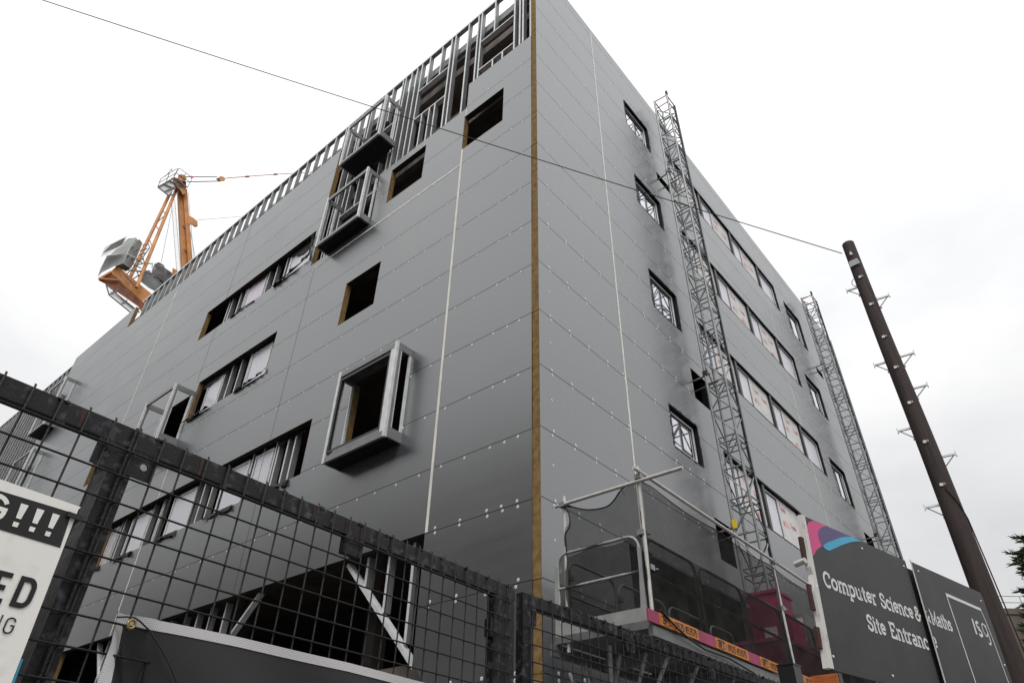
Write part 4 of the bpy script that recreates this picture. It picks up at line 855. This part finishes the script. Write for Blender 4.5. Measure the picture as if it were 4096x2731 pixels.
b.ribbon([(1.712, 3.08), (1.742, 2.52), (1.77, 2.0)], 0.013, FF); b.ribbon([(2.259, 3.075), (2.281, 2.985), (2.298, 2.865), (2.313, 2.58), (2.34, 2.0)], 0.011, FF); b.build('outlined_box', S2)
b = MB(); b.use(LETT)
b.ribbon([(2.036, 2.968), (2.026, 2.859)], 0.024, FF)
b.ribbon(arc(2.106, 2.936, 0.028, 0.021, 50, 270, 8) + arc(2.100, 2.882, 0.030, 0.022, 90, -150, 8), 0.019, FF)
b.ribbon(arc(2.203, 2.918, 0.034, 0.044, 0, 360, 18), 0.011, FF); b.ribbon([(2.241, 2.962), (2.243, 2.85)] + arc(2.214, 2.85, 0.029, 0.030, 0, -130, 7), 0.013, FF); b.build('logo_letters', S2)
for P_, pts in ((S1, ((0.022, 3.175), (0.02, 2.796), (0.05, 2.43), (0.66, 3.17), (1.2, 3.175), (0.66, 2.414))), (S2, ((1.36, 3.17), (2.32, 3.15), (2.35, 2.70)))):
    for u, z in pts:
        q = MB(); q.use(WASH); q.prism([(u + .007 * math.cos(t), z + .006 * math.sin(t)) for t in [2 * math.pi * k / 8 for k in range(8)]], sp, 0.025 if P_ is S2 else 0.005, 0.0205 if P_ is S2 else 0.0005); q.build('screw', P_)
# red steel angle posts that stand behind the boards
for u, z0, z1 in ((-0.016, 2.93, 3.08), (-0.022, 2.66, 2.80), (-0.026, 2.46, 2.57)):
    q = MB(); q.use(DKRED); q.prism([(u - .016, z0), (u + .02, z0), (u + .02, z1), (u - .016, z1)], sp, -0.012, -0.03); q.build('steel_bracket', S1)
q = MB(); q.use(SCAF); q.tube([sp(-0.03, 2.935, -0.01), sp(-0.022, 2.93, -0.08)], 0.017, 10); q.build('tube_end', S1)

# ============================================================ utility pole and overhead cable
PO = V((2.84, -4.72, 0)); PH = V((0.994439, 0.105318, 0)); PRt = V((0.105318, -0.994439, 0))
def pp(r, z, f=0.0): return PO + PRt * (r - 0.035) + V((0, 0, z)) - PH * f
UPO = empty('utility_pole', PO, 'tall dark brown wooden utility pole studded with metal climbing steps', 'utility pole')
b = MB(); b.use(POLE); rr = random.Random(4); n = 20; rings = 24; vs = []
for i in range(rings + 1):
    z = 10.22 * i / rings; R_ = 0.158 - 0.059 * i / rings
    for j in range(n): a = 2 * math.pi * j / n; vs.append(PO + V((R_ * math.cos(a), R_ * math.sin(a), z)) * 1.0 + PRt * (0.006 * math.sin(z * 1.3)))
b.add(vs, [(i * n + j, i * n + (j + 1) % n, (i + 1) * n + (j + 1) % n, (i + 1) * n + j) for i in range(rings) for j in range(n)], smooth=True)
top = [V(p) for p in vs[-n:]]; b.add(top + [PO + V((0, 0, 10.26))], [(j, (j + 1) % n, n) for j in range(n)], smooth=True); b.build('shaft', UPO)
for rt, z in ((-0.275, 9.26), (0.29, 8.90), (0.30, 7.74), (-0.275, 7.72), (0.30, 7.16), (-0.285, 6.555), (0.295, 6.03), (-0.30, 5.38)):
    sgn = 1 if rt > 0 else -1; root = pp(sgn * 0.09 + 0.035, z); tip = pp(rt + 0.035, z)
    b = MB(); b.use(ALU); b.bar(root, tip, 0.030, 0.022); b.bar(tip + V((0, 0, -0.035)), tip + V((0, 0, 0.045)), 0.014, 0.04, up=PH)
    for k in range(7): q = root.lerp(tip, (k + 0.8) / 8) + V((0, 0, 0.014)); b.bar(q - PH * .015, q + PH * .015, 0.010, 0.007)
    o = b.build('climbing_step', UPO)
    b = MB(); b.use(GALVD); b.bar(pp(sgn * 0.10 + 0.035, z - 0.165), tip + V((-0, 0, -0.012)) - PRt * (sgn * 0.03), 0.010, 0.014); b.bar(pp(sgn * 0.095 + .035, z - 0.18), pp(sgn * 0.13 + .035, z - 0.18), 0.02); b.bar(root + V((0, 0, .015)), root + PRt * (sgn * .03) + V((0, 0, .015)), 0.025); b.build('brace', o)
for z in (9.373, 8.773, 8.106, 7.522, 6.893, 6.25, 5.60):
    R_ = 0.158 - 0.059 * z / 10.22; b = MB(); b.use(TAG); f = R_ + 0.001
    b.prism([(-0.028, z - .022), (0.012, z - .022), (0.012, z + .018), (-0.028, z + .018)], lambda u, v, d: pp(u + .035, v, d), f + .012, f - .01)
    b.tube([pp(0.035 + .012 + .014 - .014 * math.cos(t), z + .0 + .014 * math.sin(t), f + .008) for t in [math.pi * 2 * k / 10 for k in range(11)]], .004, 5); b.build('step_socket', UPO)
b = MB(); b.use(PLATEG); b.prism([(-0.095, 9.625), (0.075, 9.645), (0.055, 9.762), (-0.085, 9.748)], lambda u, v, d: pp(u + .035, v, d), 0.125, 0.118); b.build('number_plate', UPO)
b = MB(); b.use(TAG); b.prism([(-0.03, 9.90), (0.0, 9.87), (0.02, 9.90), (0.0, 9.94), (-.005, 9.975)], lambda u, v, d: pp(u + .035, v, d), 0.118, 0.09); b.build('cable_clamp', UPO)
b = MB(); b.use(CABLE); b.tube([pp(-.075, 9.44, .02), pp(-.115, 9.40, .02), pp(-.125, 9.34, .02), pp(-.10, 9.29, .02), pp(-.06, 9.27, .05)], .006, 6); b.build('cable_loop', UPO); b = MB(); b.use(CABLE)
b.tube([pp(0.02 + .035, 5.55, .14), pp(.06 + .035, 5.44, .13), pp(.105 + .035, 5.32, .10), pp(.135 + .035, 5.12, .02), pp(.145 + .035, 4.6, 0), pp(.16 + .035, 3.5, 0), pp(.17 + .035, 0, 0)], .008, 6); b.build('drop_cable', UPO)
A = pp(-0.10, 10.07); Bq = V((-8.286, 4.48, 13.499)); Bq = A + (Bq - A) * 1.25
b = MB(); b.use(CABLE); k = 40; b.tube([A.lerp(Bq, i / k) + V((0, 0, -0.10 * 4 * (i / k) * (1 - i / k))) + V((0, 0, 0.0)) for i in range(k + 1)], 0.0085, 6); tag(b.build('overhead_cable'), 'thin black overhead cable stretching from the wooden pole across the building', 'cable')

# ============================================================ tower crane behind the building
CPo = V((7.54187, 50.21974, 0)); CU = V((0.966037, -0.258405, 0)); CH = V((0.258405, 0.966037, 0))
def cp(u, z, o=0.0):
    p = CPo + CU * u + V((0, 0, z)); return CAM + (p - CAM) * (1 + o / 58)
CRN = empty('tower_crane', cp(1.5, 0), 'orange luffing tower crane standing behind the building with concrete counterweights', 'crane')
def cbar(name, a, c, w, h, m): return bar(name, cp(*a), cp(*c), w, h, m, CRN, up=CH)
cbar('column', (-2.15, 55.0, 0), (2.6, 41.0, 0), 0.52, 0.5, CRO); cbar('column', (-1.80, 55.3, -.1), (2.9, 42.0, -.6), 0.42, 0.4, CRO)
for t in (0.3, 0.5, 0.7): cbar('column_brace', (-2.15 + 4.75 * t, 55 - 14 * t, -.2), (-1.8 + 4.7 * (t + .07), 55.3 - 13.3 * (t + .07), -.4), 0.08, 0.08, CRD)
for a, c in (((-2.85, 54.6, 0), (-2.85, 42.6, -3.0)), ((-2.5, 55.3, 0), (-2.05, 41.8, -4.0))): tube('back_stay', [cp(*a), cp(*c)], 0.15, CRO, CRN, 10)
for t in (.25, .42, .58, .75, .88): 
    a = V((-2.85, 54.6 - 12 * t, -3 * t)); c = V((-2.5 + .45 * (t + .05), 55.3 - 13.5 * (t + .05), -4 * (t + .05))); cbar('stay_rung', a, c, 0.07, 0.07, CRO)
tube('stay_rung', [cp(-2.85, 49.6, -1.2), cp(-2.3, 51.6, -1.1)], 0.05, CRO, CRN, 6)
b = MB(); b.use(CRD); b.prism([(-3.2, 56.2), (-2.6, 56.6), (-1.95, 56.45), (-1.68, 55.4), (-2.2, 54.7), (-2.95, 55.0)], cp, -0.7, 0.5); b.build('head_frame', CRN)
b = MB(); b.use(CRO); b.prism([(-2.45 + .42 * math.cos(t), 56.75 + .48 * math.sin(t)) for t in [2 * math.pi * k / 14 for k in range(14)]], cp, -0.95, -0.6); b.build('head_pulley', CRN)
b = MB(); b.use(CRO); b.prism([(-2.6, 55.2), (-2.2, 55.0), (-1.75, 54.6), (-1.55, 54.9), (-1.7, 55.5)], cp, -0.8, -0.5); b.build('head_bracket', CRN)
# head platform and rails
pf = [(-4.06, 54.18), (-2.86, 53.73), (-1.64, 55.77), (-1.71, 56.0), (-3.16, 56.4)]
b = MB(); b.use(CRG)
for a, c in (((-4.06, 54.18), (-3.1, 56.3)), ((-4.06, 54.18), (-2.9, 53.70)), ((-2.9, 53.7), (-2.3, 54.3)), ((-3.1, 56.3), (-1.64, 55.77)), ((-3.41, 53.87), (-2.7, 55.1)), ((-3.7, 54.9), (-2.6, 54.9)), ((-3.4, 55.6), (-2.4, 55.6)), ((-3.3, 56.1), (-2.0, 54.9))): b.bar(cp(*a, -1.0), cp(*c, -1.0), 0.10, 0.10)
b.build('head_platform', CRN)
b = MB(); b.use(TYV); b.prism([(-4.0, 54.2), (-2.9, 53.75), (-2.6, 55.0), (-3.3, 55.9)], cp, -0.93, -0.91); b.build('platform_deck', CRN)
b = MB(); b.use(CRG)
for L_ in ([(-4.06, 54.2), (-4.15, 55.3), (-4.0, 55.8), (-3.3, 57.5), (-3.15, 57.7), (-3.2, 56.4)], [(-3.16, 56.4), (-3.1, 57.75), (-2.9, 57.8), (-1.75, 57.35), (-1.6, 57.1), (-1.64, 55.8)], [(-4.12, 54.8), (-3.2, 56.9)], [(-3.1, 57.0), (-1.7, 56.6)], [(-3.6, 55.2), (-3.68, 56.6)], [(-2.3, 56.1), (-2.35, 57.55)], [(-3.9, 55.9), (-3.62, 57.35)]): b.tube([cp(*q, -1.0) for q in L_], 0.035, 6)
b.tube([cp(-3.75, 57.1, -1), cp(-3.5, 57.1, -1)], .03, 6); b.build('head_rail', CRN)
b = MB(); b.use(RED); b.prism([(-1.78, 57.25), (-1.52, 57.28), (-1.52, 57.6), (-1.78, 57.55)], cp, -1.1, -.85); b.build('warning_lamp', CRN)
tube('pendant_rope', [cp(-2.2, 57.07, -.9), cp(0.5, 59.0, -.9)], 0.05, CRG, CRN, 6); tube('pendant_rope', [cp(-1.85, 56.5, -.9), cp(0.85, 58.5, -.9)], 0.05, CRG, CRN, 6)
b = MB(); b.use(CRD); b.prism([(0.45, 58.55), (0.95, 58.45), (1.2, 58.9), (0.75, 59.15)], cp, -1.1, -.5); b.use(CRO); b.prism([(1.02 + .33 * math.cos(t), 59.0 + .38 * math.sin(t)) for t in [2 * math.pi * k / 12 for k in range(12)]], cp, -1.3, -1.12); b.build('pulley_block', CRN)
tube('jib_rope', [cp(1.2, 59.2, -.9), cp(4.3, 61.85, -.9), cp(12, 68.2, -.9)], 0.045, CRO, CRN, 6)
for q in ((3.1, 60.8), (5.8, 63.1)): b = MB(); b.use(CRD); b.bar(cp(*q, -.95), cp(q[0] + .35, q[1] + .3, -.95), .14); b.build('rope_clamp', CRN)
b = MB(); b.use(ALU)
a0, a1, c0, c1 = V((-2.5, 53.3, -.5)), V((0.75, 44.4, -.5)), V((-2.22, 53.5, -.5)), V((1.05, 44.6, -.5))
b.tube([cp(*a0), cp(*a1)], .035, 6); b.tube([cp(*c0), cp(*c1)], .035, 6)
for k in range(34): t = k / 34; b.tube([cp(*a0.lerp(a1, t)), cp(*c0.lerp(c1, t))], .022, 5)
b.build('ladder', CRN)
b = MB(); b.use(CRO); b.prism([(-0.55, 52.3), (-0.05, 52.25), (0.45, 52.0), (0.6, 51.5), (0.2, 51.25), (-0.35, 51.2)], cp, -.5, -.2); b.use(ALU); b.prism([(0.35 + .27 * math.cos(t), 51.45 + .27 * math.sin(t)) for t in [2 * math.pi * k / 12 for k in range(12)]], cp, -.18, -.05); b.build('rope_sheave', CRN)
tube('hoist_rope', [cp(-2.09, 52.04, -.2), cp(-1.05, 45.5, -.5)], 0.02, CRG, CRN, 5); tube('hoist_rope', [cp(0.3, 52.1, -.2), cp(12, 61.2, -.2)], 0.02, CRG, CRN, 5); tube('hoist_rope', [cp(-1.4, 55.2, .2), cp(1.9, 46, .2)], 0.02, CRG, CRN, 5); tube('hoist_rope', [cp(-.2, 51.3, .2), cp(2.2, 46, .2)], 0.02, CRG, CRN, 5)
# counter-jib
b = MB(); b.use(CRO); b.prism([(-4.45, 42.45), (-4.2, 43.35), (-0.2, 41.5), (1.0, 40.6), (0.6, 39.6)], cp, -3.2, -2.9); b.build('counter_jib_beam', CRN)
b = MB(); b.use(CRD); b.prism([(-4.98, 41.15), (-4.45, 42.45), (0.6, 39.6), (0.2, 38.4), (-1.3, 39.95), (-4.4, 41.05)], cp, -3.3, -3.05); b.build('counter_jib_floor', CRN)
cbar('counter_jib_tie', (-5.0, 41.3, -3.4), (-4.4, 42.5, -3.4), 0.14, 0.14, CRO); cbar('counter_jib_tie', (-4.9, 41.4, -3.45), (-3.6, 41.9, -3.45), 0.12, 0.12, CRO)
for q in ((-3.95, 42.35, -3.05, 42.15), (-2.55, 41.85, -2.35, 41.8)): b = MB(); b.use(TYV); b.bar(cp(q[0], q[1], -3.45), cp(q[2], q[3] - .45, -3.45), .02, .13, up=CH); b.build('light_slot', CRN)
def cblk(name, m, pts, o0, o1): b = MB(); b.use(m); b.prism(pts, cp, o0, o1); return b.build(name, CRN)
def cblk3(name, m, pts, th):      # (u, z, depth) per corner, so faces turn away from one another
    b = MB(); b.use(m); n = len(pts); b.add([cp(*p) for p in pts] + [cp(p[0], p[1], p[2] + th) for p in pts], [tuple(range(n)), tuple(reversed(range(n, 2 * n)))] + [(k, k + n, (k + 1) % n + n, (k + 1) % n) for k in range(n)]); return b.build(name, CRN)
cblk3('counterweight', CWT, [(-5.16, 41.47, -2.6), (-5.25, 42.52, -2.6), (-5.26, 44.05, -2.6), (-3.92, 44.99, -3.9), (-3.87, 43.89, -3.9), (-4.45, 43.05, -3.4), (-5.02, 42.07, -2.8)], 0.7)
cblk3('counterweight', CWT, [(-3.865, 43.88, -3.9), (-3.91, 44.99, -3.9), (-3.06, 44.92, -2.6), (-3.1, 43.63, -2.6)], 0.7)
cblk3('counterweight_underside', WINCH, [(-4.31, 43.24, -3.3), (-3.87, 43.87, -3.85), (-3.1, 43.62, -2.6), (-3.37, 43.07, -2.6)], 0.3)  # darker grey paints the shade under the lower concrete block
cblk3('counterweight', CWT, [(-5.15, 44.17, -1.9), (-5.03, 44.42, -1.9), (-4.37, 46.72, -1.9), (-3.84, 47.16, -2.6), (-3.97, 45.89, -2.9), (-3.92, 45.01, -3.1), (-4.1, 44.85, -3.0)], 0.7)
cblk3('counterweight', CWT, [(-3.96, 45.89, -2.9), (-3.83, 47.16, -2.6), (-3.61, 46.98, -2.5), (-3.49, 47.11, -2.4), (-3.14, 46.81, -1.8), (-3.06, 44.94, -2.0), (-3.91, 45.02, -3.1)], 0.7)
for q in ((-3.75, 44.75, -3.75), (-3.36, 44.6, -3.1), (-3.76, 45.85, -2.95), (-3.36, 45.7, -2.55)): cblk('lifting_slot', FRAMEB, [(q[0], q[1]), (q[0] + .12, q[1] - .04), (q[0] + .13, q[1] + .22), (q[0] + .01, q[1] + .26)], q[2] - .12, q[2] + .1)
cblk3('fascia_board', WSIGN, [(-5.66, 43.65, -3.2), (-5.71, 44.88, -3.2), (-4.54, 46.99, -4.3), (-4.51, 46.51, -4.3), (-4.54, 45.68, -4.3), (-5.29, 44.13, -3.55)], 0.2)
cblk3('fascia_face', WINCH, [(-5.64, 44.10, -3.24), (-5.64, 44.88, -3.24), (-4.64, 46.68, -4.26), (-4.62, 45.86, -4.28)], 0.02)
cblk3('winch_house', GALVD, [(-1.52, 44.31, -2.2), (-1.51, 45.05, -2.2), (-1.24, 45.41, -2.4), (-0.74, 45.32, -2.4), (-0.59, 45.06, -2.4), (0.2, 44.81, -1.6), (0.9, 44.4, -1.2), (0.6, 43.2, -1.2), (-0.21, 43.32, -1.9), (-1.37, 43.73, -2.2)], 0.8)
cblk3('winch_panel', WINCH, [(-1.29, 44.07, -2.42), (-1.24, 44.58, -2.42), (-0.46, 44.4, -2.32), (0.25, 44.34, -1.9), (-0.15, 43.45, -2.1), (-1.19, 43.80, -2.38)], 0.1)
cblk3('winch_base', WINCH, [(-2.0, 42.62, -2.9), (-1.97, 43.84, -2.5), (-1.5, 44.05, -2.4), (-1.34, 43.70, -2.4), (-0.12, 43.29, -2.2), (0.6, 42.9, -2.0), (0.4, 41.9, -2.4), (-0.37, 42.1, -2.6), (-1.13, 42.25, -2.8)], 0.6)
cblk('winch_motor', CRO, [(0.08, 45.05), (0.03, 45.37), (0.48, 45.33), (0.5, 44.82), (0.29, 44.49)], -2.3, -1.9)
b = MB(); b.use(CRG)
for L_ in ([(-3.0, 44.0), (-2.3, 44.7), (-1.65, 45.0), (-1.6, 44.6)], [(-2.9, 43.4), (-1.6, 44.1)], [(-3.3, 43.3), (-1.4, 43.9), (-.2, 43.0)], [(-2.6, 42.6), (-1.9, 43.9)], [(-3.2, 42.9), (-2.7, 44.6), (-2.45, 46.6), (-2.65, 47.0), (-3.05, 46.6)], [(-2.9, 44.6), (-2.5, 45.2)], [(-3.0, 45.3), (-2.55, 45.9)], [(-3.05, 45.9), (-2.6, 46.4)], [(-3.4, 42.7), (-2.2, 42.0)], [(-3.1, 44.9), (-2.4, 44.6)], [(-3.1, 44.2), (-2.35, 44.0)]): b.tube([cp(*q, -3.5) for q in L_], 0.05, 6)
b.build('walkway_rail', CRN)
b = MB(); b.use(CRG)
for a, c in (((-4.3, 41.0), (-3.75, 40.1)), ((-3.75, 40.1), (-1.2, 38.9)), ((-3.6, 40.6), (-1.0, 39.4)), ((-3.75, 40.1), (-3.3, 41.0)), ((-2.6, 39.6), (-2.3, 40.2)), ((-4.3, 41.0), (-3.3, 40.6))): b.bar(cp(*a, -3.6), cp(*c, -3.6), .09)
b.build('under_walkway', CRN)
cblk('walkway_mesh', TYV, [(-3.9, 40.6), (-3.6, 40.15), (-1.2, 39.05), (-1.1, 39.45)], -3.55, -3.53)

# ============================================================ conifer and far building at the right edge
TR = empty('conifer_tree', (24.6, -4.68, 0), 'dark green conifer with feathery drooping sprays at the right edge', 'tree')
rr = random.Random(21)
tube('trunk', [(24.6, -4.68, 0), (24.6, -4.68, 6), (24.6, -4.68, 11.8)], 0.28, BARK, TR, 10, r2=0.04)
b = MB(); b.use(LEAF)
def spray(p, d, ln):
    d = d.normalized(); side = d.cross(V((0, 0, 1))).normalized(); upv = side.cross(d)
    for k in range(int(ln * 70)):
        t = rr.random(); q = p + d * (ln * t) + side * rr.uniform(-1, 1) * 0.16 * ln * (1.1 - t) + upv * rr.uniform(-.10, .10) * ln * (1.1 - t)
        a = (d + side * rr.uniform(-.9, .9) + upv * rr.uniform(-.3, .7)).normalized(); l = rr.uniform(.10, .22); w = a.cross(V((rr.uniform(-1, 1), rr.uniform(-1, 1), rr.uniform(-1, 1)))).normalized() * 0.028
        b.add([q - w, q + w, q + a * l + w * .3, q + a * l * 1.25 - w * .3], [(0, 1, 2, 3)])
for i in range(620):
    z = 3.0 + 8.4 * rr.random() ** 0.9; a = rr.uniform(0, 2 * math.pi); R_ = 2.55 * (1 - (z - 3) / 9.3) ** 0.75 * rr.uniform(.55, 1.06)
    d = V((math.cos(a), math.sin(a), 0)); p0 = V((24.6, -4.68, z)) + d * R_ * rr.uniform(.15, .6); ln = R_ * rr.uniform(.45, .65) + .25
    spray(p0, d + V((0, 0, rr.uniform(-.35, .25))), ln)
b.build('crown', TR)
FB = empty('concrete_building', (68, 1, 0), 'brown rendered building with a rooftop railing far behind the conifer at the right edge', 'building')
o = V((67.97, 1.32, 0)); u = V((0.645, -0.764, 0)); v = V((0.764, 0.645, 0))
def fbp(s, d, z): return o + u * s + v * d + V((0, 0, z))
def fbox(name, m, s0, s1, d0, d1, z0, z1):
    q = MB(); q.use(m); c = [(s0, d0), (s1, d0), (s1, d1), (s0, d1)]; q.add([fbp(a, c_, z0) for a, c_ in c] + [fbp(a, c_, z1) for a, c_ in c], [(0, 3, 2, 1), (4, 5, 6, 7), (0, 1, 5, 4), (1, 2, 6, 5), (2, 3, 7, 6), (3, 0, 4, 7)]); return q.build(name, FB)
fbox('wall', FARW, 0, 22, 0, 14, 0, 18.7); fbox('roof', FARW, -0.1, 22.1, -0.1, 14.1, 18.71, 19.2)
fbox('annex', CONC, -1.4, -0.05, 0.5, 4, 0, 16.6); fbox('ledge', PAVE, 1.2, 22, -0.35, -0.01, 14.6, 14.85)
for s in (3, 7, 11, 15): f_ = fbox('window', FRAMEG, s, s + 1.6, -0.05, -0.01, 10.2, 12.0)
q = MB(); q.use(GALVD)
for z in (19.75, 20.3): q.tube([fbp(0, 0.1, z), fbp(22, 0.1, z)], .035, 5); q.tube([fbp(0, 0.1, z), fbp(0, 13, z)], .035, 5)
for s in range(0, 23, 2): q.tube([fbp(s, 0.1, 19.2), fbp(s, 0.1, 20.3)], .035, 5)
q.build('roof_rail', FB)

# ============================================================ unseen brick masses, added to shade the glossy boards and be reflected in them
HB = empty('added_terrace', (-10, -26, 0), 'unseen brown brick terrace added for the glossy boards to reflect', 'building')
box('wall', (-22, -42, 0.13), (45, -34, 7.5), BRICK, HB); box('roof', (-22.3, -42.3, 7.52), (45.3, -33.7, 7.9), DARKIN, HB)
HC = empty('added_block_occluder', (-23, 30, 0), 'unseen tall brown brick block added to darken the lower left facade', 'building')  # placed and sized to dim what the lower left boards reflect
box('wall', (-30, 3, 0.13), (-17, 62, 18.0), BRICK, HC); box('roof', (-30.3, 2.7, 18.02), (-16.7, 62.3, 18.5), DARKIN, HC)
for k in range(14):
    for zz_ in (1.2, 4.6):
        f = box('window', (-20 + k * 4.4, -34.02, zz_), (-18.6 + k * 4.4, -33.9, zz_ + 1.7), WSIGN, HB)
        box('pane', (-19.9 + k * 4.4, -33.895, zz_ + .1), (-18.7 + k * 4.4, -33.885, zz_ + 1.6), FRAMEB, f)
